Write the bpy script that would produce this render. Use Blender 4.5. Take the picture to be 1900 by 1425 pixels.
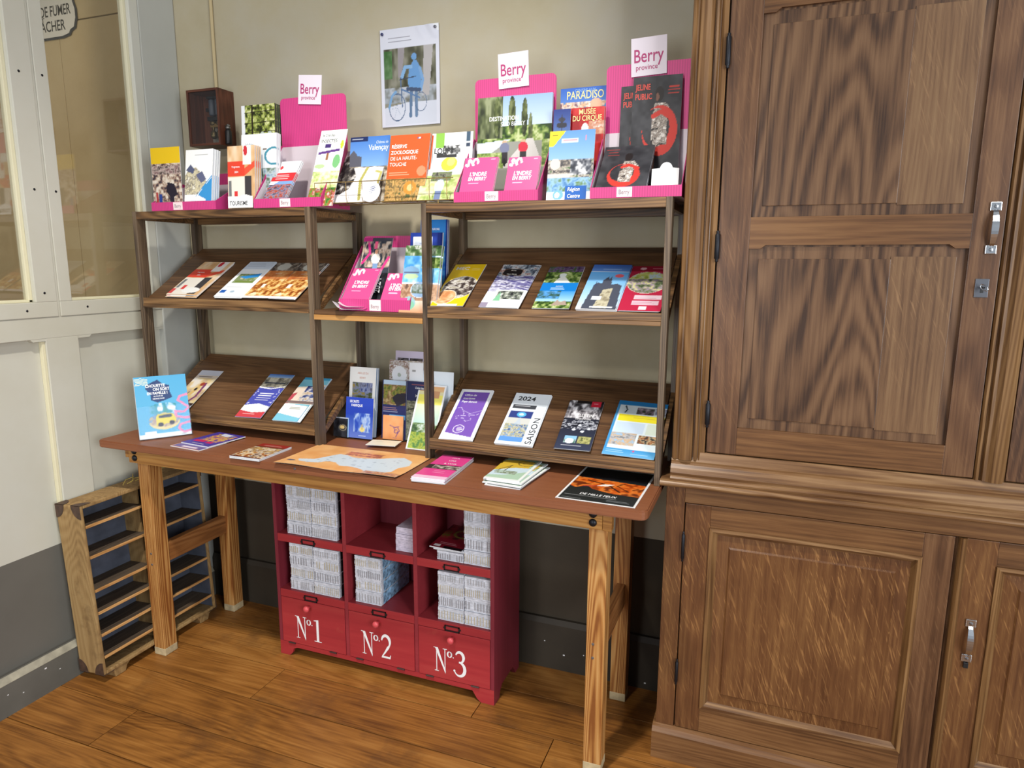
import bpy, bmesh, math, random
import numpy as np
from mathutils import Matrix, Vector
for o in list(bpy.data.objects): bpy.data.objects.remove(o)
S = bpy.context.scene
COL = S.collection
# ---------------------------------------------------------------- camera
YAW, PITCH, ROLL, FPX = 0.3607, 0.1756, 0.0056, 1262.45
CAM = Vector((2.1356, -2.0938, 1.39))
_f = Vector((-math.sin(YAW)*math.cos(PITCH), math.cos(YAW)*math.cos(PITCH), -math.sin(PITCH)))
_r = Vector((math.cos(YAW), math.sin(YAW), 0)); _u = _r.cross(_f)
_cr, _sr = math.cos(ROLL), math.sin(ROLL)
RX = _cr*_r+_sr*_u; RY = -_sr*_r+_cr*_u
cd = bpy.data.cameras.new('camera'); cam = bpy.data.objects.new('camera', cd); COL.objects.link(cam)
m = Matrix.Identity(4)
for i in range(3): m[i][0], m[i][1], m[i][2], m[i][3] = RX[i], RY[i], -_f[i], CAM[i]
cam.matrix_world = m
cd.sensor_width = 36; cd.lens = FPX/1900*36; cd.clip_start = .05
S.camera = cam
# ---------------------------------------------------------------- world, lamps, exposure
S.view_settings.view_transform = 'Standard'; S.view_settings.look = 'None'
S.view_settings.gamma = 1; S.view_settings.use_curve_mapping = False
S.view_settings.exposure = 0.0
w = bpy.data.worlds.new('room_light'); S.world = w; w.use_nodes = True
w.node_tree.nodes['Background'].inputs[0].default_value = (.86, .92, 1.0, 1)
w.node_tree.nodes['Background'].inputs[1].default_value = .22
def area(name, loc, tgt, size, power, col, shape='DISK', sy=None):
    l = bpy.data.lights.new(name, 'AREA'); l.shape = shape; l.size = size
    if sy: l.size_y = sy
    l.energy = power; l.color = col
    o = bpy.data.objects.new(name, l); COL.objects.link(o); o.location = loc
    o.rotation_euler = (Vector(tgt)-Vector(loc)).to_track_quat('-Z', 'Y').to_euler()
    return o
def spot(name, loc, tgt, size, blend, r, power, col):
    l = bpy.data.lights.new(name, 'SPOT'); l.spot_size = math.radians(size); l.spot_blend = blend; l.shadow_soft_size = r; l.energy = power; l.color = col
    o = bpy.data.objects.new(name, l); COL.objects.link(o); o.location = loc
    o.rotation_euler = (Vector(tgt)-Vector(loc)).to_track_quat('-Z', 'Y').to_euler(); return o
spot('ceiling_lamp_near', (1.30, -1.55, 3.40), (1.05, -.56, .3), 76, 1., .07, 350, (1, .96, .89))
area('ceiling_lamp_far', (0.75, -3.6, 2.95), (.8, 0, .8), .22, 22, (1, .96, .89))
area('ceiling_lamp_right', (3.3, -2.2, 3.2), (2.3, -.2, .6), .25, 14, (1, .97, .92))
area('window_daylight', (4.9, -3.1, 1.55), (.9, -.1, .9), 1.6, 140, (.90, .95, 1), 'RECTANGLE', 1.9)
area('fill_light_left', (.8, -4.9, 1.3), (1.0, 0, 1.0), 1.5, 62, (.90, .95, 1), 'RECTANGLE', 1.6)  # added frontal fill, no known window; brightens the wall inside the racks
# ---------------------------------------------------------------- pixel helpers (photo frame 1900x1425)
def ray(u, v):
    return (RX*((u-950)/FPX) - RY*((v-712.5)/FPX) + _f)
def at(u, v, ax, val):
    d = ray(u, v); return CAM + d*((val-CAM[ax])/d[ax])
def onp(u, v, p0, n):
    d = ray(u, v); n = Vector(n); return CAM + d*((Vector(p0)-CAM).dot(n)/d.dot(n))
# ---------------------------------------------------------------- objects
def lin(c):
    c = np.asarray(c, float)
    if c.max() > 1.001: c = c/255
    return np.where(c <= .04045, c/12.92, ((c+.055)/1.055)**2.4)
def L4(c): return tuple(lin(c))+(1,)
def thing(name, label, cat, loc=(0, 0, 0), group=None, M=None, kind=None):
    o = bpy.data.objects.new(name, None); COL.objects.link(o)
    o.empty_display_size = .02
    o.matrix_world = M if M is not None else Matrix.Translation(Vector(loc))
    if label: o['label'] = label
    if cat: o['category'] = cat
    if group: o['group'] = group
    if kind: o['kind'] = kind
    return o
def top(p):
    while p.parent: p = p.parent
    return p
def tag(o, label=None, cat=None, group=None, kind=None):
    if label: o['label'] = label
    if cat: o['category'] = cat
    if group: o['group'] = group
    if kind: o['kind'] = kind
    return o
def obj(name, bm, mat, parent=None, world=True, smooth=False):
    """link bm as one mesh; world=True: coordinates are world, turned into the parent's frame"""
    me = bpy.data.meshes.new(name)
    if parent is not None and world: bm.transform(parent.matrix_world.inverted() if not parent.parent else top(parent).matrix_world.inverted())
    bm.normal_update(); bm.to_mesh(me); bm.free()
    for mt in (mat if isinstance(mat, (list, tuple)) else [mat]): me.materials.append(mt)
    if smooth:
        for p in me.polygons: p.use_smooth = True
    o = bpy.data.objects.new(name, me); COL.objects.link(o)
    if parent is not None: o.parent = parent
    return o
def BM(): return bmesh.new()
def bx(bm, x0, x1, y0, y1, z0, z1, bev=0, mi=0):
    vs = [bm.verts.new((x, y, z)) for x in (x0, x1) for y in (y0, y1) for z in (z0, z1)]
    fs = [bm.faces.new([vs[i] for i in q]) for q in ((0, 1, 3, 2), (4, 6, 7, 5), (0, 4, 5, 1), (2, 3, 7, 6), (0, 2, 6, 4), (1, 5, 7, 3))]
    for f in fs: f.material_index = mi
    if bev:
        es = list({e for f in fs for e in f.edges})
        bmesh.ops.bevel(bm, geom=es, offset=bev, segments=2, profile=.6, affect='EDGES', clamp_overlap=True)
    return bm
def box(x0, x1, y0, y1, z0, z1, bev=0): return bx(BM(), x0, x1, y0, y1, z0, z1, bev)
def prism(bm, pts, a0, a1, ax):
    """extrude a 2D polygon along axis ax ('x': pts are (y,z); 'y': (x,z); 'z': (x,y))"""
    def P(p, a): return {'x': (a, p[0], p[1]), 'y': (p[0], a, p[1]), 'z': (p[0], p[1], a)}[ax]
    A = [bm.verts.new(P(p, a0)) for p in pts]; B = [bm.verts.new(P(p, a1)) for p in pts]
    n = len(pts)
    f = [bm.faces.new(A), bm.faces.new(B[::-1])]
    for i in range(n): f.append(bm.faces.new((A[i], B[i], B[(i+1) % n], A[(i+1) % n])))
    bmesh.ops.recalc_face_normals(bm, faces=f)
    return bm
def cyl(bm, p, q, r0, r1=None, n=14, caps=True):
    p, q = Vector(p), Vector(q); r1 = r0 if r1 is None else r1
    d = (q-p).normalized(); a = d.orthogonal().normalized(); b = d.cross(a)
    A = [bm.verts.new(p+(a*math.cos(t)+b*math.sin(t))*r0) for t in [2*math.pi*i/n for i in range(n)]]
    B = [bm.verts.new(q+(a*math.cos(t)+b*math.sin(t))*r1) for t in [2*math.pi*i/n for i in range(n)]]
    f = [bm.faces.new((A[i], A[(i+1) % n], B[(i+1) % n], B[i])) for i in range(n)]
    if caps: f += [bm.faces.new(A[::-1]), bm.faces.new(B)]
    return bm
def tube(bm, pts, r, n=8):
    pts = [Vector(p) for p in pts]; rings = []
    for i, p in enumerate(pts):
        d = (pts[min(i+1, len(pts)-1)]-pts[max(i-1, 0)]).normalized()
        a = d.cross(Vector((.31, .22, .92))).normalized(); b = d.cross(a)
        rings.append([bm.verts.new(p+(a*math.cos(t)+b*math.sin(t))*r) for t in [2*math.pi*k/n for k in range(n)]])
    for A, B in zip(rings, rings[1:]):
        for k in range(n): bm.faces.new((A[k], A[(k+1) % n], B[(k+1) % n], B[k]))
    bm.faces.new(rings[0][::-1]); bm.faces.new(rings[-1])
    return bm
def lathe(bm, c, axis, prof, n=18):
    """prof: (distance along axis, radius)"""
    c = Vector(c); d = Vector(axis).normalized(); a = d.orthogonal().normalized(); b = d.cross(a); rings = []
    for h, r in prof: rings.append([bm.verts.new(c+d*h+(a*math.cos(t)+b*math.sin(t))*max(r, 1e-4)) for t in [2*math.pi*k/n for k in range(n)]])
    for A, B in zip(rings, rings[1:]):
        for k in range(n): bm.faces.new((A[k], A[(k+1) % n], B[(k+1) % n], B[k]))
    bm.faces.new(rings[0][::-1]); bm.faces.new(rings[-1])
    return bm
def copy_tree(o, parent=None):
    c = o.copy(); COL.objects.link(c); c.parent = parent
    for ch in list(o.children): copy_tree(ch, c)
    return c
# ---------------------------------------------------------------- materials
MATS = {}
def nt(name):
    mt = bpy.data.materials.new(name); mt.use_nodes = True
    n = mt.node_tree; b = n.nodes['Principled BSDF']
    return mt, n, b
def flat(name, c, rough=.55, metal=0, spec=.5, noise=0, nscale=30, coat=0):
    if name in MATS: return MATS[name]
    mt, n, b = nt(name); b.inputs['Base Color'].default_value = L4(c)
    b.inputs['Roughness'].default_value = rough; b.inputs['Metallic'].default_value = metal
    b.inputs['Specular IOR Level'].default_value = spec; b.inputs['Coat Weight'].default_value = coat
    if noise:
        tc = n.nodes.new('ShaderNodeTexCoord'); tx = n.nodes.new('ShaderNodeTexNoise'); tx.inputs['Scale'].default_value = nscale
        tx.inputs['Detail'].default_value = 5
        rp = n.nodes.new('ShaderNodeValToRGB'); a = np.array(c, float)
        rp.color_ramp.elements[0].position = .3; rp.color_ramp.elements[1].position = .7
        rp.color_ramp.elements[0].color = L4(np.clip(a*(1-noise), 0, 255)); rp.color_ramp.elements[1].color = L4(np.clip(a*(1+noise*.7), 0, 255))
        n.links.new(tc.outputs['Object'], tx.inputs['Vector']); n.links.new(tx.outputs['Fac'], rp.inputs[0]); n.links.new(rp.outputs[0], b.inputs['Base Color'])
    MATS[name] = mt; return mt
def wood(name, cols, axis='x', ring=9., fine=120., rough=.45, stretch=.08, contrast=(.25, .75), fleck=0, fleckcol=(190, 150, 100), wear=None, bump=.06, rand=.12, spec=.4, ringamp=.10, cloud=.45, ringk=170.):
    """procedural wood, grain along axis; cols dark->light (3 sRGB): growth rings, fine pores, slow cloudiness, ray flecks, wear"""
    if name in MATS: return MATS[name]
    mt, n, b = nt(name); N = n.nodes.new; K = n.links.new
    def math_(op, x, y=None, z=None):
        q = N('ShaderNodeMath'); q.operation = op
        for k, v in enumerate((x, y, z)):
            if v is None: continue
            if isinstance(v, (int, float)): q.inputs[k].default_value = v
            else: K(v, q.inputs[k])
        return q.outputs[0]
    def noise_(vec, sc, det=3, dist=0., ro=.5):
        q = N('ShaderNodeTexNoise'); q.inputs['Scale'].default_value = sc; q.inputs['Detail'].default_value = det; q.inputs['Distortion'].default_value = dist; q.inputs['Roughness'].default_value = ro; K(vec, q.inputs['Vector']); return q.outputs['Fac']
    def mapped(st, rot=None):
        src = off.outputs[0]
        if rot:
            r_ = N('ShaderNodeMapping'); r_.inputs['Rotation'].default_value = rot; K(src, r_.inputs['Vector']); src = r_.outputs[0]
        q = N('ShaderNodeMapping'); s_ = [1, 1, 1]; s_['xyz'.index(axis)] = st; q.inputs['Scale'].default_value = s_; K(src, q.inputs['Vector']); return q.outputs[0]
    def mix_(fac, c0, c1):
        q = N('ShaderNodeMix'); q.data_type = 'RGBA'; K(fac, q.inputs[0]); K(c0, q.inputs[6]); q.inputs[7].default_value = L4(c1); return q.outputs[2]
    tc = N('ShaderNodeTexCoord'); oi = N('ShaderNodeObjectInfo'); off = N('ShaderNodeVectorMath'); off.operation = 'MULTIPLY_ADD'; cv = N('ShaderNodeCombineXYZ')
    for k in range(3): K(oi.outputs['Random'], cv.inputs[k])
    off.inputs[1].default_value = (7.3, 5.1, 9.7); K(cv.outputs[0], off.inputs[0]); K(tc.outputs['Object'], off.inputs[2])
    g1 = mapped(stretch); g2 = mapped(.035)
    rings = math_('SINE', math_('MULTIPLY', noise_(g1, ring, 1.5, .3), ringk))
    pores = noise_(g2, fine*2.6, 5, 0, .62); streak = noise_(g2, fine*.55, 3)
    v = math_('MULTIPLY_ADD', rings, ringamp, math_('MULTIPLY_ADD', pores, .62, math_('MULTIPLY', streak, .38)))
    v = math_('ADD', v, math_('MULTIPLY_ADD', noise_(off.outputs[0], 3.0, 4), cloud, -.5*cloud))
    v = math_('ADD', v, math_('MULTIPLY_ADD', oi.outputs['Random'], rand*2, -rand))
    rp = N('ShaderNodeValToRGB'); e = rp.color_ramp.elements; e[0].position = contrast[0]; e[0].color = L4(cols[0]); e[1].position = contrast[1]; e[1].color = L4(cols[2])
    x = e.new((contrast[0]+contrast[1])/2); x.color = L4(cols[1]); K(v, rp.inputs[0]); out = rp.outputs[0]
    if fleck:   # medullary rays: thin wavering lines where a slanted noise crosses its middle value
        ln = N('ShaderNodeMapRange'); ln.inputs['From Min'].default_value = .575; ln.inputs['From Max'].default_value = .70; ln.clamp = True; K(noise_(mapped(.075, (0, .34, 0)), 230, 1.5, .8), ln.inputs['Value']); tot = ln.outputs[0]
        mk = N('ShaderNodeMapRange'); mk.inputs['From Min'].default_value = .36; mk.inputs['From Max'].default_value = .62; mk.clamp = True; K(noise_(off.outputs[0], 6, 2), mk.inputs['Value'])
        out = mix_(math_('MULTIPLY', math_('MULTIPLY', tot, mk.outputs[0]), fleck), out, fleckcol)
    if wear:
        w_ = N('ShaderNodeMapRange'); w_.inputs['From Min'].default_value = wear[2]; w_.inputs['From Max'].default_value = wear[2]+.16; w_.clamp = True; K(noise_(off.outputs[0], wear[1], 6, 0, .65), w_.inputs['Value'])
        out = mix_(math_('MULTIPLY', w_.outputs[0], wear[3]), out, wear[0])
    K(out, b.inputs['Base Color']); b.inputs['Roughness'].default_value = rough; b.inputs['Specular IOR Level'].default_value = spec
    if bump:
        bp = N('ShaderNodeBump'); bp.inputs['Strength'].default_value = bump; bp.inputs['Distance'].default_value = .003; K(pores, bp.inputs['Height']); K(bp.outputs[0], b.inputs['Normal'])
    MATS[name] = mt; return mt
def plaster(name, cols, scale=2.2, rough=.8, split=None, bump=.05, cut=(.3, .7)):
    """blotchy paint; split=(z, cols below) paints a dado line at world height z"""
    mt, n, b = nt(name); N = n.nodes.new; K = n.links.new
    tc = N('ShaderNodeNewGeometry')
    def mottled(cs):
        n1 = N('ShaderNodeTexNoise'); n1.inputs['Scale'].default_value = scale; n1.inputs['Detail'].default_value = 6; n1.inputs['Roughness'].default_value = .62; K(tc.outputs['Position'], n1.inputs['Vector'])
        rp = N('ShaderNodeValToRGB'); e = rp.color_ramp.elements; e[0].position = cut[0]; e[1].position = cut[1]; e[0].color = L4(cs[0]); e[1].color = L4(cs[-1])
        if len(cs) > 2: x = e.new(.5*(cut[0]+cut[1])); x.color = L4(cs[1])
        K(n1.outputs['Fac'], rp.inputs[0]); return rp.outputs[0], n1.outputs['Fac']
    c, h = mottled(cols)
    if split:
        c2, _ = mottled(split[1])
        sp = N('ShaderNodeSeparateXYZ'); K(tc.outputs['Position'], sp.inputs[0])
        lt = N('ShaderNodeMath'); lt.operation = 'LESS_THAN'; lt.inputs[1].default_value = split[0]; K(sp.outputs[2], lt.inputs[0])
        mx = N('ShaderNodeMix'); mx.data_type = 'RGBA'; K(lt.outputs[0], mx.inputs[0]); K(c, mx.inputs[6]); K(c2, mx.inputs[7]); c = mx.outputs[2]
    K(c, b.inputs['Base Color']); b.inputs['Roughness'].default_value = rough; b.inputs['Specular IOR Level'].default_value = .3
    if bump:
        n2 = N('ShaderNodeTexNoise'); n2.inputs['Scale'].default_value = 22; n2.inputs['Detail'].default_value = 5; K(tc.outputs['Position'], n2.inputs['Vector'])
        bp = N('ShaderNodeBump'); bp.inputs['Strength'].default_value = bump*3; bp.inputs['Distance'].default_value = .006; K(n2.outputs['Fac'], bp.inputs['Height']); K(bp.outputs[0], b.inputs['Normal'])
    MATS[name] = mt; return mt
def glass(name, tint=(1, 1, 1), refl=.12, rough=.02, ior=.9):
    if name in MATS: return MATS[name]
    mt, n, b = nt(name); N = n.nodes.new; K = n.links.new
    tr = N('ShaderNodeBsdfTransparent'); tr.inputs[0].default_value = tuple(tint)+(1,)
    gl = N('ShaderNodeBsdfGlossy'); gl.inputs['Roughness'].default_value = rough
    lw = N('ShaderNodeLayerWeight'); lw.inputs[0].default_value = .5      # Schlick falloff, the same from both faces
    p5 = N('ShaderNodeMath'); p5.operation = 'POWER'; p5.inputs[1].default_value = 5.; K(lw.outputs['Facing'], p5.inputs[0])
    mm = N('ShaderNodeMath'); mm.operation = 'MULTIPLY_ADD'; mm.inputs[1].default_value = ior; mm.inputs[2].default_value = refl; mm.use_clamp = True; K(p5.outputs[0], mm.inputs[0])
    mx = N('ShaderNodeMixShader'); K(mm.outputs[0], mx.inputs[0]); K(tr.outputs[0], mx.inputs[1]); K(gl.outputs[0], mx.inputs[2])
    K(mx.outputs[0], n.nodes['Material Output'].inputs['Surface'])
    MATS[name] = mt; return mt
# shared materials
M_BACK = plaster('back_wall_paint', [(158, 146, 115), (170, 160, 134), (174, 168, 153)], 1.3, .75, split=(.52, [(54, 47, 37), (66, 58, 46)]))
M_LEFT = plaster('partition_paint', [(184, 180, 163), (193, 191, 178), (197, 197, 188)], 1.1, .6, split=(.464, [(92, 89, 82), (106, 103, 96)]), bump=.015)
M_BEAD = plaster('partition_bead_paint', [(208, 200, 166), (214, 208, 180)], 1.1, .5, bump=.01)
M_GREYBOARD = plaster('grey_board_paint', [(168, 168, 160), (182, 183, 176)], 1.3, .6, bump=.015)
M_BASE_L = plaster('baseboard_grey_paint', [(84, 82, 76), (100, 98, 91)], 4, .6, bump=.03)
M_BASE_B = plaster('baseboard_dark_paint', [(48, 42, 34), (60, 53, 43)], 4, .6, bump=.03)
M_OLDPANEL = plaster('hall_panel_paint', [(172, 146, 100), (186, 160, 114), (194, 172, 128)], 1.4, .7)
M_FLOOR = wood('floor_oak', [(92, 55, 22), (140, 91, 40), (168, 118, 60)], 'x', 6, 60, .38, .10, (0.26, 0.8), wear=((78, 52, 32), 4.2, .53, .6), bump=.05, rand=.06, spec=.35, ringamp=.05, cloud=.55)
M_TOP = wood('table_top_stain', [(102, 57, 33), (124, 73, 44), (138, 87, 56)], 'x', 5, 90, .5, .1, (.1, .9), wear=((88, 52, 38), 6, .6, .35), bump=.08, rand=.02, ringamp=.03)
M_PINE = wood('table_pine', [(128, 82, 34), (164, 114, 54), (180, 132, 70)], 'x', 8, 60, .5, .06, (0.28, 0.74), bump=.05, rand=.05, ringamp=.10)
M_PINEZ = wood('table_leg_pine', [(124, 72, 30), (166, 114, 58), (186, 140, 84)], 'z', 11, 60, .5, .05, (0.3, 0.72), bump=.05, rand=.05, ringamp=.16)
M_PINEY = wood('table_rail_pine', [(104, 62, 30), (136, 86, 44), (152, 104, 60)], 'y', 11, 60, .5, .05, (0.3, 0.72), bump=.05, rand=.05)
M_WALNUTX = wood('rack_walnut_x', [(66, 46, 28), (106, 76, 46), (136, 102, 64)], 'x', 9, 60, .42, .06, (0.3, 0.72), bump=.05, rand=.06)
M_WALNUTZ = wood('rack_walnut_z', [(54, 42, 32), (84, 68, 52), (110, 92, 72)], 'z', 9, 60, .45, .06, (0.3, 0.72), bump=.05, rand=.06)
M_WALNUTB = wood('rack_board_walnut', [(58, 38, 23), (88, 60, 37), (108, 78, 50)], 'x', 6, 70, .4, .06, (0.28, 0.74), bump=.03, rand=.03, ringamp=.06)
M_OAKZ = wood('armoire_oak_z', [(64, 41, 26), (93, 63, 41), (115, 83, 56)], 'z', 7, 70, .36, .07, (0.3, 0.7), fleck=.25, fleckcol=(150, 112, 76), bump=.03, rand=.05, spec=.35, ringamp=.06)
M_OAKX = wood('armoire_oak_x', [(73, 47, 27), (102, 69, 41), (121, 86, 53)], 'x', 7, 70, .36, .07, (0.3, 0.7), bump=.03, rand=.05, spec=.35, ringamp=.06)
M_OAKP = wood('armoire_panel_dark', [(57, 38, 26), (93, 66, 45), (112, 83, 58)], 'z', 4.2, 70, .38, .13, (0.3, 0.7), bump=.03, rand=.03, spec=.35, ringamp=.13, cloud=.3)
M_OAKPL = wood('armoire_panel_light', [(84, 59, 40), (112, 83, 57), (128, 100, 70)], 'z', 6, 70, .38, .10, (0.3, 0.72), fleck=.35, fleckcol=(164, 128, 90), bump=.03, rand=.03, spec=.35, ringamp=.05, cloud=.3)
M_OAKF = wood('armoire_panel_flecked', [(67, 39, 22), (96, 62, 36), (120, 84, 49)], 'z', 4, 80, .34, .16, (0.26, 0.76), fleck=.6, fleckcol=(160, 116, 70), bump=.03, rand=.03, spec=.35, ringamp=.03, cloud=.6)
M_OAKM = wood('armoire_moulding_oak', [(80, 53, 30), (112, 80, 47), (133, 100, 64)], 'z', 8, 60, .34, .06, (0.3, 0.7), bump=.03, rand=.04, spec=.35)
M_OAKMX = wood('armoire_moulding_oak_x', [(82, 54, 33), (113, 81, 51), (140, 108, 74)], 'x', 8, 60, .34, .06, (0.3, 0.7), bump=.03, rand=.04, spec=.35)
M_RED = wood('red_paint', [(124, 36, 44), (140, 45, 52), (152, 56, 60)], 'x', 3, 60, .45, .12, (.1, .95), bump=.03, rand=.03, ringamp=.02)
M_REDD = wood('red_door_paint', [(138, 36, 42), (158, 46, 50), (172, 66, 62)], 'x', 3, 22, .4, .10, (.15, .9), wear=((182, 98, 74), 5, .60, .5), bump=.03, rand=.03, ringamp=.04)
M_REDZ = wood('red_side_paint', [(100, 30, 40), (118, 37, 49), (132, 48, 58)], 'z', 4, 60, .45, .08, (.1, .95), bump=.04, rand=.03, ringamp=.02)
M_STEEL = flat('polished_steel', (205, 210, 216), .22, 1)
M_IRON = flat('black_iron', (34, 35, 40), .42, .6)
M_BLACK = flat('black_paint', (20, 20, 22), .45)
M_PAPER = flat('white_paper', (212, 214, 218), .6)
M_WHITE = flat('white_ink', (226, 226, 226), .55)
M_PINK = flat('pink_cardboard', (214, 66, 138), .5)
M_PINKD = flat('magenta_cardboard', (186, 52, 126), .5)
M_LILAC = flat('lilac_board_inside', (196, 184, 190), .6)
M_GLASS = glass('window_glass', (.98, .97, .95), .07)
M_ACRYL = glass('clear_acrylic', (.97, .98, .99), .004, .03, .3)
M_BRASS = flat('brass_wire', (168, 140, 84), .35, .8)
# ================================================================ the room
rng = random.Random(5)
wb = thing('wall_back', None, None, (1.5, 0, 0), kind='structure')
obj('wall_plaster', box(-.0, 4.2, 0, .12, 0, 2.9), M_BACK, wb)
cb = BM(); tube(cb, [(.184, -.006, 2.9), (.184, -.006, 2.005)], .006)
obj('cable_conduit', cb, flat('conduit_cream', (178, 160, 120), .6), wb)
fl = thing('floor', None, None, (1.5, -1.5, 0), kind='structure')
obj('subfloor', box(-.30, 4.2, -3.8, .1, -.05, -.0225), M_BLACK, fl)
W = .1725; y1 = -.012; row = 0
while y1 > -3.7:
    y0 = y1-W
    xs = {0: [-.02, .95, 2.6, 4.2], 1: [-.02, 1.35, 4.2], 2: [-.02, .645, 1.62, 4.2], 3: [-.02, 1.95, 4.2], 4: [-.02, .36, 1.1, 4.2]}.get(row, [-.02, rng.uniform(.6, 1.6), rng.uniform(2, 3), 4.2])
    for a, b in zip(xs, xs[1:]):
        dz = rng.uniform(-.0006, .0006)
        obj('plank', box(a+.0012, b-.0012, y0+.0016, y1-.0016, -.022, 0+min(dz, 0), .0012), M_FLOOR, fl)
    y1 = y0; row += 1
# ceiling and the two walls behind the photographer stay out of the picture: only what the lens sees is built
bb = thing('baseboard_back', None, None, (1.0, 0, 0), kind='structure')
b_ = BM(); prism(b_, [(0, 0), (-.02, 0), (-.02, .165), (-.012, .183), (0, .183)], 0.012, 1.905, 'x'); obj('board', b_, M_BASE_B, bb)
# ---- partition on the left, facing +x at x = 0
wl = thing('wall_left', None, None, (0, -1.2, 0), kind='structure')
YE = -2.6     # runs on towards the photographer
def lp(name, y0, y1, z0, z1, x0, x1, mt=None, bev=.0015):
    return obj(name, box(x0, x1, y0, y1, z0, z1, bev), mt or M_LEFT, wl)
lp('bottom_rail', YE, -.001, 0, .115, -.05, 0)
lp('middle_rail', YE, -.16, 1.147, 1.213, -.05, 0)
lp('top_rail', YE, -.001, 2.62, 2.9, -.05, 0)
lp('lower_stile', -.611, -.502, .115, 1.147, -.05, 0)
lp('lower_stile', -1.18, -1.09, .115, 1.147, -.05, 0)
lp('corner_stile', -.16, -.001, .115, 2.62, -.05, .004, M_GREYBOARD, .004)
lp('upper_post', -.5615, -.553, 1.213, 2.62, -.05, -.0005)
lp('upper_post', -1.18, -1.10, 1.213, 2.62, -.05, -.0005)
lp('mid_rail_edge', YE, -.16, 1.2131, 1.2145, -.05, -.002, M_LEFT, 0)
# recessed lower panels; the top corners of each opening step down a little
for y0, y1 in ((-1.09, -.611), (-.502, -.16)):
    lp('recessed_panel', y0-.004, y1+.004, .11, 1.15, -.045, -.022)
    for ya, yb in ((y0, y0+.048), (y1-.048, y1)):
        p = BM(); c = (ya+yb)/2; s = -1 if ya == y0 else 1
        prism(p, [(ya, 1.147), (yb, 1.147), (yb if s > 0 else yb-.008, 1.139), (ya if s < 0 else ya+.008, 1.139)], -.045, -.0005, 'x')
        obj('rail_step', p, M_LEFT, wl)
lp('panel_bead', -.621, -.6112, .466, 1.138, -.0215, -.006, M_BEAD)
# glazing beads round each pane, mitred look: four strips, nailed
for y0, y1 in ((-1.10, -.629), (-.512, -.196)):
    a0 = y0-.04 if y0 < -.6 else -.553; a1 = -.5615 if y0 < -.6 else -.161
    z0, z1 = 1.262, 2.55
    for nm, q in (('glazing_bead', (a0, a1, 1.2145, z0)), ('glazing_bead', (a0, a1, z1, 2.62)), ('glazing_bead', (a0, y0, z0, z1)), ('glazing_bead', (y1, a1, z0, z1))):
        lp(nm, q[0], q[1], q[2], q[3], -.04, .003, M_LEFT, .002)
    for nm, q in (('inner_bead', (y0, y1, z0, z0+.009)), ('inner_bead', (y0, y0+.007, z0, z1)), ('inner_bead', (y1-.012, y1, z0, z1))):
        lp(nm, q[0], q[1], q[2], q[3], -.036, -.012, M_BEAD, .002)
    g_ = obj('glass_pane', box(-.026, -.023, y0+.001, y1-.001, z0+.001, z1-.001), M_GLASS, wl)
nm_ = BM()
for y, z in ((-.602, 1.944), (-.531, 1.949), (-.595, 1.605), (-.527, 1.605), (-.66, 1.237), (-.46, 1.24), (-.60, 1.29)):
    n1 = BM(); lathe(n1, (.0028, y, z), (1, 0, 0), [(0, .0042), (.0012, .003), (.0016, .001)], 10); obj('nail_head', n1, M_IRON, wl)
bl = thing('baseboard_left', None, None, (0, -.8, 0), kind='structure')
b_ = BM(); prism(b_, [(0, 0), (.016, 0), (.016, .105), (.004, .125), (0, .125)], YE, -.02, 'y')
obj('board', b_, M_BASE_L, bl)
b_ = BM(); prism(b_, [(.0165, .1045), (.0165, .1055), (.0045, .1258), (.0035, .1255)], YE, -.02, 'y')
obj('worn_edge', b_, flat('worn_edge_grey', (150, 144, 126), .7, noise=.15), bl)
for y, z, s in ((-.745, .088, .0035), (-.82, .05, .002), (-.865, .07, .002), (-.70, .06, .002)):
    obj('paint_chip', box(.0158, .0164, y-s, y+s, z-s*.6, z+s*.6), M_WHITE, bl)
for x, z, s in ((1.55, .06, .003), (1.62, .075, .002), (1.66, .03, .002), (1.83, .022, .003), (1.48, .10, .002), (.36, .07, .004)):
    obj('paint_chip', box(x-s, x+s, -.0206, -.0198, z-s*.7, z+s*.7), M_WHITE, bb)
# ---- what shows through the glass: the back wall running on into the hall, boarded, with its enamel sign
wf = thing('wall_hall', None, None, (-.8, 0, 0), kind='structure')
for x0, x1 in ((-2.6, -1.35), (-1.35, -.602), (-.602, -.052)):
    for z0, z1 in ((.2, 2.322), (2.327, 2.9)):
        obj('wall_board', box(x0+.0015, x1-.0015, 0, .03, z0, z1, .0015), M_OLDPANEL, wf)
obj('board_backing', box(-2.6, -.052, .03, .06, .2, 2.9), M_BLACK, wf)
# ================================================================ armoire
YF = -.307
ar = thing('oak_armoire', 'tall oak armoire with panelled doors, steel pull handles and black barrel hinges', 'armoire', (2.45, -.16, 0))
XR = 3.35
obj('lower_carcass', box(1.909, XR, -.295, -.005, .05, .81), M_OAKZ, ar)
obj('upper_carcass', box(1.922, XR, -.290, -.005, .83, 2.45), M_OAKZ, ar)
p = BM(); prism(p, [(-.005, 0), (-.327, 0), (-.327, .082), (-.322, .087), (-.318, .094), (-.307, .098), (-.005, .098)], 1.900, XR, 'x')
obj('plinth', p, M_OAKX, ar)
obj('corner_stile', box(1.908, 1.957, YF, -.292, .098, .812, .0012), M_OAKF, ar)
obj('top_rail', box(1.957, XR, YF-.001, -.292, .764, .812, .0012), M_OAKX, ar)
def mould_profile(y, z0, z1, d):
    h = z1-z0; pts = [(0, z0)]
    return pts
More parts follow.
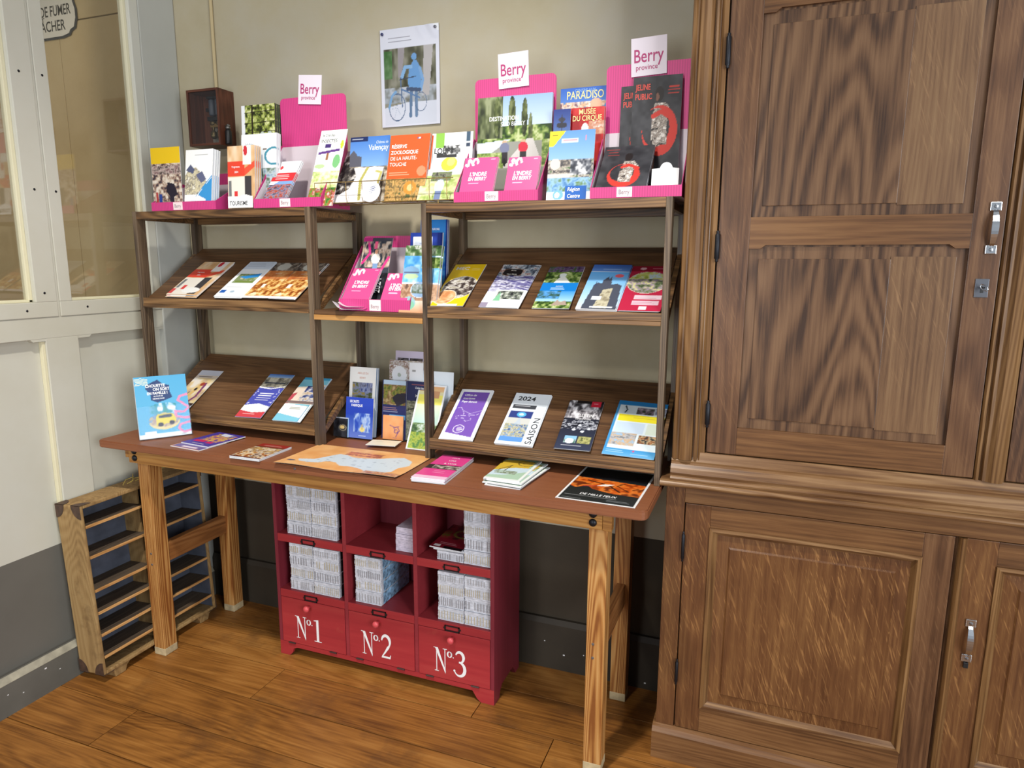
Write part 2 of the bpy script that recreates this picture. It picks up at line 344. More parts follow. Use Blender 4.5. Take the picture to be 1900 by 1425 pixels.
# waist moulding: rounded nose, then the ogee of the upper base
p = BM(); nose = [(-.005, .810)]+[(-.325-.014*math.sin(t), .8195-.0095*math.cos(t)) for t in [i*math.pi/8 for i in range(9)]]+[(-.005, .829)]
prism(p, nose, 1.8925, XR, 'x'); obj('waist_moulding', p, M_OAKMX, ar, smooth=False)
p = BM(); prism(p, [(-.28, .829), (-.330, .829), (-.331, .834), (-.327, .838), (-.327, .842), (-.331, .850), (-.329, .862), (-.321, .872), (-.316, .876), (-.317, .881), (-.312, .886), (-.3085, .905), (-.28, .905)], 1.918, XR, 'x')
obj('base_moulding', p, M_OAKMX, ar)
# moulded corner column of the upper part (profile in x-y)
p = BM(); prof = [(1.918, -.28), (1.918, -.312), (1.921, -.318), (1.927, -.320), (1.930, -.316), (1.934, -.316), (1.938, -.323), (1.952, -.327), (1.962, -.324), (1.968, -.318), (1.9695, -.311), (1.972, -.311), (1.974, -.318), (1.979, -.319), (1.982, -.312), (1.984, -.311), (1.987, -.314), (1.990, -.308), (2.0, -.307), (2.0, -.28)]
prism(p, prof, .885, 2.45, 'z'); obj('corner_moulding', p, M_OAKM, ar)
# centre moulding between the two upper doors
p = BM(); prof = [(2.600, -.28), (2.600, -.306), (2.603, -.312), (2.608, -.312), (2.610, -.305), (2.613, -.305), (2.615, -.314), (2.621, -.316), (2.630, -.324), (2.644, -.326), (2.654, -.318), (2.657, -.308), (2.660, -.306), (2.660, -.28)]
prism(p, prof, .905, 2.45, 'z'); obj('centre_moulding', p, M_OAKM, ar)
def hinge(par, x, z0, z1, r=.0062):
    h = BM(); lathe(h, (x, YF-.006, z0), (0, 0, 1), [(0, .002), (.003, r*.7), (.006, r*.5), (.010, r), ((z1-z0)-.010, r), ((z1-z0)-.006, r*.5), ((z1-z0)-.003, r*.7), ((z1-z0), .002)], 12)
    obj('hinge', h, M_IRON, par, smooth=True)
def arched(y0, y1, x0, x1, z0, z1, n0, n1, up):
    """rail whose inner edge steps near both ends (a cut corner)"""
    if up: return [(x0, z0), (x1, z0), (x1, z1), (x1-n1, z1), (x1-n1-.014, z1+.010), (x0+n0+.014, z1+.010), (x0+n0, z1), (x0, z1)]
    return [(x0, z1), (x1, z1), (x1, z0), (x1-n1, z0), (x1-n1-.014, z0+.0), (x0+n0+.014, z0+.0), (x0+n0, z0), (x0, z0)]
def upper_door(x0, x1, sL, sR, split):
    d = thing('upper_door', None, None); COL.objects.unlink(d); bpy.data.objects.remove(d)
    d = obj('upper_door', box(x0+.003, x1-.003, -.298, -.290, .909, 2.40), M_OAKP, ar)
    xi0, xi1 = x0+sL, x1-sR
    def part(n, bm, mt): return obj(n, bm, mt, d)
    part('stile', box(x0, xi0, YF, -.296, .908, 2.40, .0015), M_OAKZ)
    part('stile', box(xi1, x1, YF, -.296, .908, 2.40, .0015), M_OAKZ)
    part('rail', box(xi0, xi1, YF, -.296, .908, .979, .0015), M_OAKX)
    for za, zb in ((1.428, 1.503), (1.960, 2.06), (2.33, 2.40)):
        p = BM(); prism(p, [(xi0, zb), (xi1, zb), (xi1, za), (xi1-.026, za), (xi1-.038, za+.009), (xi0+.038, za+.009), (xi0+.026, za), (xi0, za)], YF, -.296, 'y'); part('rail', p, M_OAKX)
    for za, zb in ((.979, 1.432), (1.503, 1.964)):
        xm = xi0+(xi1-xi0)*split
        # raised field: a flat border then a slightly proud board in two tones
        part('panel_border', box(xi0, xi1, -.2985, -.2965, za, zb), M_OAKP)
        part('panel_board', box(xi0+.024, xm, -.3012, -.2972, za+.026, zb-.028, .0012), M_OAKP)
        part('panel_board', box(xm, xi1-.020, -.3008, -.2972, za+.022, zb-.022, .0008), M_OAKPL)
    return d
d1 = upper_door(2.004, 2.598, .073, .061, .675)
d2 = upper_door(2.662, 3.256, .061, .073, .4)
for z0, z1 in ((.974, 1.046), (1.395, 1.472), (1.845, 1.925)): hinge(d1, 2.003, z0, z1)
def pull(par, x, z0, z1, yf):
    h = BM(); s = .0105
    for z in (z0, z1):
        bx(h, x-s, x+s, yf-.004, yf, z-s*.9, z+s*.9, .0012)
    n = 12; pts = []
    for i in range(n+1):
        t = i/n; zz = z0+.006+(z1-z0-.012)*t; dd = .015*math.sin(math.pi*t)**.7
        pts.append((x, yf-.003-dd, zz))
    # flat strap with changing width
    A = []
    for i, (px_, py_, pz_) in enumerate(pts):
        w_ = .0042+.0026*math.sin(math.pi*i/n); A.append([h.verts.new((px_-w_, py_, pz_)), h.verts.new((px_+w_, py_, pz_)), h.verts.new((px_+w_, py_+.0022, pz_)), h.verts.new((px_-w_, py_+.0022, pz_))])
    for a, b in zip(A, A[1:]):
        for k in range(4): h.faces.new((a[k], a[(k+1) % 4], b[(k+1) % 4], b[k]))
    h.faces.new(A[0][::-1]); h.faces.new(A[-1]); bmesh.ops.recalc_face_normals(h, faces=h.faces[:])
    o = obj('pull_handle', h, M_STEEL, par); o['label'] = 'polished steel pull handle'
    for z in (z0, z1):
        sc = BM(); lathe(sc, (x, yf-.004, z), (0, -1, 0), [(0, .0042), (.0012, .0036), (.0016, .001)], 12); obj('screw', sc, flat('screw_steel', (150, 154, 160), .3, 1), par)
pull(d1, 2.577, 1.425, 1.517, YF)
lk = obj('lock_plate', box(2.556, 2.582, YF-.002, YF, 1.321, 1.362, .0008), flat('dull_zinc', (92, 94, 100), .4, .7), d1)
k = BM(); cyl(k, (2.570, YF-.002, 1.343), (2.570, YF-.016, 1.343), .0022)
bx(k, 2.567, 2.573, YF-.0026, YF-.0018, 1.331, 1.341); obj('keyhole_and_shank', k, M_BLACK, d1)
k = BM(); R_ = .0075
tube(k, [(2.570+R_*1.0*math.cos(t)*.9, YF-.018-.003*math.cos(t), 1.343+R_*math.sin(t)*.75-math.cos(t)*.004) for t in [i*2*math.pi/14 for i in range(15)]], .0014, 6); obj('key', k, M_STEEL, d1)
# lower doors
def lower_door(x0, x1, pan0, pan1, bead):
    d = obj('lower_door', box(x0+.002, x1-.002, -.298, -.290, .102, .760), M_OAKP, ar)
    def part(n, bm, mt): return obj(n, bm, mt, d)
    z0, z1, zp0, zp1 = .100, .762, .172, .702
    part('stile', box(x0, pan0, YF, -.296, z0, z1, .0015), M_OAKF)
    part('stile', box(pan1, x1, YF, -.296, z0, z1, .0015), M_OAKZ)
    part('rail', box(pan0, pan1, YF, -.296, z0, zp0, .0015), M_OAKX)
    part('rail', box(pan0, pan1, YF, -.296, zp1, z1, .0015), M_OAKX)
    # bolection moulding, four mitred lengths
    t = .020
    for q in (((pan0, zp0), (pan1, zp0), (pan1-t, zp0+t), (pan0+t, zp0+t)), ((pan1, zp0), (pan1, zp1), (pan1-t, zp1-t), (pan1-t, zp0+t)), ((pan1, zp1), (pan0, zp1), (pan0+t, zp1-t), (pan1-t, zp1-t)), ((pan0, zp1), (pan0, zp0), (pan0+t, zp0+t), (pan0+t, zp1-t))):
        b = BM(); mid = [((q[0][0]*.55+q[3][0]*.45), (q[0][1]*.55+q[3][1]*.45)), ((q[1][0]*.55+q[2][0]*.45), (q[1][1]*.55+q[2][1]*.45))]
        rows = [((q[0], q[1]), -.300), ((q[0], q[1]), -.311), ((mid[0], mid[1]), -.3115), ((mid[0], mid[1]), -.3085), ((q[3], q[2]), -.2985)]
        V = [[b.verts.new((e[0], y, e[1])) for e in ed] for ed, y in rows]
        for A, B in zip(V, V[1:]): b.faces.new((A[0], A[1], B[1], B[0]))
        bmesh.ops.recalc_face_normals(b, faces=b.faces[:]); part('panel_moulding', b, M_OAKMX if abs(q[0][1]-q[1][1]) < 1e-6 else M_OAKM)
    b = BM(); i0, i1, k0, k1 = pan0+.020, pan1-.020, zp0+.020, zp1-.020
    outer = [(i0, k0), (i1, k0), (i1, k1), (i0, k1)]; s = .030
    inner = [(i0+s, k0+s), (i1-s, k0+s), (i1-s, k1-s), (i0+s, k1-s)]
    s2 = s+.004; inner2 = [(i0+s2, k0+s2), (i1-s2, k0+s2), (i1-s2, k1-s2), (i0+s2, k1-s2)]
    V = [[b.verts.new((e[0], y, e[1])) for e in R] for R, y in ((outer, -.2985), (inner, -.3005), (inner2, -.3045))]
    for A, B in zip(V, V[1:]):
        for k_ in range(4): b.faces.new((A[k_], A[(k_+1) % 4], B[(k_+1) % 4], B[k_]))
    b.faces.new(V[2]); bmesh.ops.recalc_face_normals(b, faces=b.faces[:])
    part('raised_panel', b, M_OAKF)
    if bead:
        p = BM(); prism(p, [(x0-.002, -.296), (x0-.002, -.310), (x0+.003, -.316), (x0+.009, -.316), (x0+.013, -.310), (x0+.015, -.3072), (x0+.015, -.296)], z0, z1, 'z'); part('edge_bead', p, M_OAKM)
    return d
e1 = lower_door(1.960, 2.580, 2.025, 2.517, False)
e2 = lower_door(2.590, 3.21, 2.668, 3.15, True)
for z0, z1 in ((.598, .684), (.232, .310)): hinge(e1, 1.9585, z0, z1, .0046)
pull(e2, 2.632, .463, .553, YF)
obj('latch', box(2.627, 2.637, YF-.006, YF, .438, .452, .001), M_BLACK, e2)
# ================================================================ table
H = .8017
tb = thing('trestle_table', 'long pine trestle table with russet top, carrying the brochure racks', 'table', (1.0, -.27, 0))
p = BM(); x0, x1, ya, yb = .060, 1.892, -.520, -.026
r = .016
corner = []
for cx, cy, a0 in ((x0+r, ya+r, math.pi), (x1-.022, ya+.022, 1.5*math.pi)):
    rr = r if cx < 1 else .022
    corner += [(cx+rr*math.cos(a0+i*math.pi/8), cy+rr*math.sin(a0+i*math.pi/8)) for i in range(5)]
pts = corner+[(x1, yb), (x0, yb)]
prism(p, pts, H-.025, H, 'z')
bmesh.ops.bevel(p, geom=[e for e in p.edges if abs(e.verts[0].co.z-e.verts[1].co.z) < 1e-6], offset=.003, segments=2, affect='EDGES')
obj('table_top', p, M_TOP, tb)
obj('apron', box(.142, 1.772, -.474, -.449, .720, H-.0255, .002), M_PINE, tb)
obj('apron', box(.142, 1.772, -.060, -.036, .720, H-.0255, .002), M_PINE, tb)
obj('apron_end_block', box(1.7725, 1.797, -.474, -.449, .719, .7605, .002), M_PINE, tb)
obj('apron_end_block', box(.122, .1415, -.470, -.451, .735, H-.0255, .002), M_PINE, tb)
for xa, xb in ((.148, .198), (1.732, 1.782)):
    for yy0, yy1 in ((-.4485, -.395), (-.112, -.0605)):
        b = BM(); bx(b, xa, xb, yy0, yy1, .0, H-.0255, .002)
        lg = obj('leg', b, M_PINEZ, tb)
        obj('leg_foot_stain', box(xa-.0004, xb+.0004, yy0-.0004, yy1+.0004, .0003, .028, .002), flat('lime_worn_foot', (176, 158, 122), .8, noise=.2), lg)
    obj('end_stretcher', box(xa+.012, xb-.012, -.397, -.110, .335, .405, .002), M_PINEY, tb)
    obj('top_cross_rail', box(xa+.008, xb-.008, -.3945, -.1125, .735, H-.026, .002), M_PINEY, tb)
for x in (.170, 1.748):
    for z in (.738, .7615):
        b = BM(); lathe(b, (x, -.474, z), (0, -1, 0), [(0, .0105), (.003, .0102), (.006, .0075), (.0075, .003), (.0078, .001)], 16); obj('bolt_head', b, M_IRON, tb, smooth=True)
    for z in (.345, .385):
        b = BM(); lathe(b, (x+.003, -.4485, z), (0, -1, 0), [(0, .004), (.001, .0035), (.0012, .001)], 10); obj('screw', b, flat('grey_screw', (110, 105, 105), .5, .6), tb)
b = BM(); lathe(b, (.862, -.520, .793), (0, -1, 0), [(0, .004), (.001, .0035), (.0012, .001)], 10); obj('screw', b, flat('grey_screw', (110, 105, 105), .5, .6), tb)
# ================================================================ the two slanted racks and the bridging shelf
YS, YB = -.3145, -.026; HS = 1.557
def rack(name, label, x0, x1, pw):
    t = thing(name, label, 'rack', ((x0+x1)/2, -.17, H))
    for xa in (x0, x1-pw):
        obj('post', box(xa, xa+pw, YS, YS+.036, H+.0003, HS, .0012), M_WALNUTZ, t)
        obj('post', box(xa, xa+pw, YB-.036, YB, H+.0003, HS, .0012), M_WALNUTZ, t)
        # side cleats that carry the boards
        for za, zb in ((1.243, 1.430), (.848, 1.026)):
            b = BM(); prism(b, [(YS+.0365, za-.012), (YB-.0365, zb-.040), (YB-.0365, zb-.012), (YS+.0365, za+.012)], xa+.002, xa+pw-.002, 'x'); obj('side_cleat', b, M_WALNUTX, t)
        obj('side_rail', box(xa+.001, xa+pw-.001, YS+.0365, YB-.0365, HS-.028, HS-.0095, .001), M_WALNUTX, t)
    a, b_ = x0+pw, x1-pw
    obj('front_rail', box(a, b_, YS, YS+.018, HS-.026, HS-.001, .0012), M_WALNUTX, t)
    obj('back_rail', box(a, b_, YB-.018, YB, HS-.030, HS-.001, .0012), M_WALNUTX, t)
    obj('top_board', box(a, b_, YS+.0185, YB-.0185, HS-.009, HS-.001), M_WALNUTB, t)
    for zf, zb in ((1.262, 1.438), (.866, 1.034)):
        b = BM(); th = .009
        prism(b, [(YS+.010, zf-.004), (YB-.004, zb), (YB-.004, zb-th*1.15), (YS+.010, zf-.004-th*1.15)], a+.001, b_-.001, 'x')
        obj('slanted_board', b, M_WALNUTB, t)
        obj('front_lip', box(a, b_, YS-.0005, YS+.0095, zf-.018, zf+.003, .001), M_WALNUTX, t)
        obj('front_batten', box(a, b_, YS-.003, YS+.012, zf-.030, zf-.0185, .0015), M_WALNUTX, t)
    return t
rL = rack('brochure_rack', 'dark walnut brochure rack with two slanted shelves, beside the glazed partition', .070, .800, .018)
rR = rack('brochure_rack', 'dark walnut brochure rack with two slanted shelves, beside the oak armoire', 1.183, 1.890, .016)
ms = thing('bridging_shelf', 'plain wooden shelf board bridging the two dark brochure racks', 'shelf', (.99, -.17, 1.213))
obj('shelf_board', box(.8005, 1.1825, YS+.001, YB-.002, 1.229, 1.243, .0012), M_WALNUTB, ms)
obj('front_edge', box(.8005, 1.1825, YS-.002, YS+.016, 1.213, 1.2288, .0012), wood('bridge_honey_pine', [(120, 80, 38), (166, 118, 62), (186, 140, 84)], 'x', 8, 90, .45, .06, (.22, .8)), ms)
# ================================================================ red pigeonhole cabinet
rc = thing('pigeonhole_cabinet', 'red painted pigeonhole cabinet with three numbered drop doors under the table', 'cabinet', (.98, -.17, 0))
X0, X1, RF, RB, RT = .566, 1.397, -.2805, -.0535, .712
def side(xa, xb):
    b = BM(); prism(b, [(RF, 0), (RF+.045, 0), (RF+.052, .022), (RF+.070, .036), (RB-.060, .036), (RB-.046, .020), (RB-.035, 0), (RB, 0), (RB, RT), (RF, RT)], xa, xb, 'x')
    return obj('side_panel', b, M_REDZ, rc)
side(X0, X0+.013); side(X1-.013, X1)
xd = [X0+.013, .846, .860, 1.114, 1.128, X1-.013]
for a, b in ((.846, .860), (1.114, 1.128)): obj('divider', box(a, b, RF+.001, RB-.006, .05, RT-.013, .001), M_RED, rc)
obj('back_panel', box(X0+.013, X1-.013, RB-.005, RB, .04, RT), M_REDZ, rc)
obj('top_panel', box(X0+.0132, X1-.0132, RF+.001, RB-.0055, RT-.012, RT), M_RED, rc)
obj('bottom_panel', box(X0+.0132, X1-.0132, RF+.012, RB-.0055, .040, .049), M_RED, rc)
b = BM(); prism(b, [(X0+.0005, .0005), (X0+.040, .0005), (X0+.052, .012), (X0+.058, .030), (X0+.075, .036), (X1-.075, .036), (X1-.070, .028), (X1-.060, .012), (X1-.046, .0005), (X1-.0005, .0005), (X1-.0005, .052), (X0+.0005, .052)], RF-.0005, RF+.010, 'y')
obj('front_apron', b, M_REDD, rc)
def label_frame(par, x, z):
    b = BM(); w_, h_, t_ = .026, .0095, .0032
    for q in ((x-w_, x+w_, z+h_-t_, z+h_), (x-w_, x+w_, z-h_, z-h_+t_), (x-w_, x-w_+t_, z-h_, z+h_), (x+w_-t_, x+w_, z-h_, z+h_)): bx(b, q[0], q[1], RF-.0035, RF-.0006, q[2], q[3])
    for s in (-1, 1):
        prism(b, [(x+s*w_, z-h_*.6), (x+s*(w_+.005), z), (x+s*w_, z+h_*.6)], RF-.003, RF-.0006, 'y')
    obj('label_frame', b, M_BLACK, par)
cols = [(xd[0], xd[1]), (xd[2], xd[3]), (xd[4], xd[5])]
for i, (a, b) in enumerate(cols):
    for zt in (.460, .253):
        obj('shelf', box(a+.0003, b-.0003, RF+.002, RB-.0055, zt-.011, zt), M_RED, rc)
        bd = obj('shelf_front', box(a+.0003, b-.0003, RF, RF+.010, zt-.028, zt-.0005, .001), M_REDD, rc)
        label_frame(bd, (a+b)/2-.004, zt-.0165)
# drop doors with hand-painted serif numbers
def stroke_poly(b, pts, y): 
    b.faces.new([b.verts.new((p[0], y, p[1])) for p in pts])
def band(b, path, wid, y):
    L_, R_ = [], []
    for i, p in enumerate(path):
        q0 = path[max(i-1, 0)]; q1 = path[min(i+1, len(path)-1)]
        d = Vector((q1[0]-q0[0], q1[1]-q0[1])).normalized(); n_ = Vector((-d.y, d.x)); w_ = wid[i] if isinstance(wid, list) else wid
        L_.append((p[0]+n_.x*w_/2, p[1]+n_.y*w_/2)); R_.append((p[0]-n_.x*w_/2, p[1]-n_.y*w_/2))
    for i in range(len(path)-1): stroke_poly(b, [L_[i], L_[i+1], R_[i+1], R_[i]], y)
def arc(cx, cy, rx, ry, a0, a1, n=16): return [(cx+rx*math.cos(math.radians(a0+(a1-a0)*i/n)), cy+ry*math.sin(math.radians(a0+(a1-a0)*i/n))) for i in range(n+1)]
def number_sign(par, x, z, s, digit, y):
    b = BM(); P = lambda lst: [(x+p[0]*s, z+p[1]*s) for p in lst]
    # N : two thin uprights with serifs and a heavy diagonal
    for xx in (.10, .46): band(b, P([(xx, .02), (xx, .98)]), .035*s, y)
    stroke_poly(b, P([(.03, 1), (.16, 1), (.49, .06), (.475, -.06)]), y-.0001)
    for xx, zz in ((.10, .01), (.46, .99)): stroke_poly(b, P([(xx-.09, zz-.014), (xx+.09, zz-.014), (xx+.09, zz+.014), (xx-.09, zz+.014)]), y-.0002)
    stroke_poly(b, P([(-.03, .975), (.10, .975), (.10, 1.0), (-.03, 1.0)]), y-.0002)
    # raised o with a dot
    band(b, P(arc(.66, .80, .085, .115, 0, 360, 24)), [(.028+.035*abs(math.cos(math.radians(15*i))))*s for i in range(25)], y)
    stroke_poly(b, P(arc(.82, .70, .026, .026, 0, 345, 12)), y)
    ox = .92
    if digit == 1:
        stroke_poly(b, P([(ox+.12, .03), (ox+.235, .03), (ox+.235, 1.0), (ox+.18, 1.0), (ox+.12, .93)]), y)
        stroke_poly(b, P([(ox+.12, .93), (ox+.18, 1.0), (ox-.0, .955), (ox-.0, .925)]), y-.0001)
        stroke_poly(b, P([(ox-.0, 0), (ox+.36, 0), (ox+.36, .035), (ox-.0, .035)]), y-.0002)
    elif digit == 2:
        path = arc(ox+.20, .72, .19, .27, 172, -30, 14)+[(ox+.30, .48), (ox+.16, .25), (ox+.02, .05)]
        wid = [(.05+.085*math.sin(math.pi*min(1, i/14*.95)))*s for i in range(15)]+[.105*s, .07*s, .04*s]
        band(b, P(path), wid, y)
        stroke_poly(b, P([(ox-.01, 0), (ox+.40, 0), (ox+.43, .17), (ox+.40, .17), (ox+.37, .085), (ox+.02, .085)]), y-.0002)
    else:
        p1 = arc(ox+.17, .77, .17, .22, 160, -80, 14); p2 = arc(ox+.16, .27, .23, .29, 95, -165, 18)
        band(b, P(p1), [(.045+.08*math.sin(math.pi*i/14))*s for i in range(15)], y)
        band(b, P(p2), [(.045+.085*math.sin(math.pi*min(1, i/18+.1)))*s for i in range(19)], y-.0001)
        stroke_poly(b, P(arc(ox-.055, .17, .045, .045, 0, 330, 11)), y-.0002)
    for f in b.faces:
        f.normal_update()
        if f.normal.y > 0: f.normal_flip()
    obj('painted_number', b, M_WHITE, par)
for i, (a, b) in enumerate(cols):
    dr = obj('drop_door', box(a+.0015, b-.0015, RF-.001, RF+.009, .0535, .2235, .001), M_REDD, rc)
    kx = (.700, .978, 1.253)[i]
    kb = BM(); lathe(kb, (kx, RF-.001, .204), (0, -1, 0), [(0, .006), (.006, .005), (.010, .0085), (.016, .0115), (.021, .0105), (.024, .006), (.0248, .001)], 18); obj('knob', kb, flat('red_knob', (200, 74, 80), .35), dr, smooth=True)
    number_sign(dr, (.640, .912, 1.187)[i], .078, .083, i+1, RF-.0016)
    for hx in (a+.042, b-.052):
        hb = BM(); bx(hb, hx-.013, hx+.013, RF-.0045, RF-.0008, .0505, .0555, .001); cyl(hb, (hx-.014, RF-.004, .053), (hx+.014, RF-.004, .053), .0022, n=8)
        obj('butt_hinge', hb, flat('dull_hinge', (84, 70, 66), .45, .8), dr)
# ================================================================ old drawer case leaning on the partition
M_CASE = wood('case_kraft', [(122, 94, 56), (148, 118, 74), (160, 132, 88)], 'z', 6, 60, .8, .3, (.25, .78), wear=((96, 70, 40), 14, .54, .6), bump=.12, rand=.02)
M_SLAT = wood('case_slat_pine', [(150, 104, 56), (190, 142, 86), (206, 164, 108)], 'y', 9, 90, .6, .06, (.25, .78), rand=.04)
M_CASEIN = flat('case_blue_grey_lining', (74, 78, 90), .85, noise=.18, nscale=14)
M_LEATHER = flat('brown_leather_corner', (70, 50, 38), .6, noise=.25, nscale=60)
cy0, cy1, cd, ch = -.645, -.150, .110, .588
lean = math.atan2(.030, ch)
M_ = Matrix.Translation(Vector((.144, cy0, .030))) @ Matrix.Rotation(-lean, 4, 'Y')
cs = thing('slatted_case', 'old kraft covered case with bare wooden slats and leather corners, leaning on partition', 'case', M=M_)
# local frame: x = 0 open front, -cd back; y along the case; z up
def cl(n, q, mt, bev=.0015, par=None): return obj(n, box(*q, bev), mt, par or cs, world=False)
Lc = cy1-cy0; t_ = .012
s1 = cl('end_panel', (-cd, 0, 0, t_, 0, ch), M_CASE, .004)
s2 = cl('end_panel', (-cd, 0, Lc-t_, Lc, 0, ch), M_CASE, .004)
tp = cl('top_panel', (-cd, 0, t_, Lc-t_, ch-t_, ch), M_CASE, .003)
bt = cl('bottom_panel', (-cd, 0, t_, Lc-t_, 0, t_), M_CASE, .003)
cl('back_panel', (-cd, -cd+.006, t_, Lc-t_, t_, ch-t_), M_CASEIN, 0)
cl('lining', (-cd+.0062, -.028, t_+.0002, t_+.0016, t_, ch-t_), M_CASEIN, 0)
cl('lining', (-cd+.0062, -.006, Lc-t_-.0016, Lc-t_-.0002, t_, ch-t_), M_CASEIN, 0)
cl('divider', (-cd+.0062, -.030, Lc*.47, Lc*.47+.008, t_, ch-t_), M_CASE, .001)
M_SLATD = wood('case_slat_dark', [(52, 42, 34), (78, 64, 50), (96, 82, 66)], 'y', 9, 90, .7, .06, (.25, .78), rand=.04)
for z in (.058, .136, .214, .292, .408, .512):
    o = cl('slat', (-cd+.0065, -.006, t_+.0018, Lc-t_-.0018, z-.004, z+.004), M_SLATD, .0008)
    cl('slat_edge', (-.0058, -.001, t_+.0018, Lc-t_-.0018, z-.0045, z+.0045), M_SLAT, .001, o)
for (y0_, y1_, sgn) in ((-.0012, .040, 0), (Lc-.040, Lc+.0012, 1)):
    for z0_, z1_ in ((ch-.050, ch+.0012), (-.0010, .036)):
        for xa, xb in ((-.040, .0012), (-cd-.0012, -cd+.034)):
            b = BM()
            # thin leather cap: end, edge and face pieces with a rounded outline
            yy = y0_ if sgn == 0 else y1_; s_ = 1 if sgn == 0 else -1
            zc = z1_ if z1_ > .3 else z0_; sz = -1 if z1_ > .3 else 1
            xc = xb if xb > 0 else xa; sx = -1 if xb > 0 else 1
            R0 = .040
            fan = [(xc, zc)]+[(xc+sx*R0*math.cos(t), zc+sz*R0*1.15*math.sin(t)) for t in [i*math.pi/12 for i in range(7)]]
            prism(b, fan, yy, yy+s_*.0011, 'y')
            fan2 = [(xc, yy)]+[(xc+sx*R0*math.cos(t), yy+s_*R0*math.sin(t)) for t in [i*math.pi/12 for i in range(7)]]
            prism(b, fan2, zc, zc+sz*.0011, 'z')
            obj('leather_corner', b, M_LEATHER, s1 if sgn == 0 else s2, world=False)
for y_ in (.03, .40):
    b = BM(); prism(b, [(y_, 0), (y_+.075, 0), (y_+.060, -.010), (y_+.052, -.0285), (y_+.014, -.0285), (y_+.008, -.010)], -cd+.012, -.004, 'x'); obj('bracket_foot', b, M_CASE, cs, world=False)
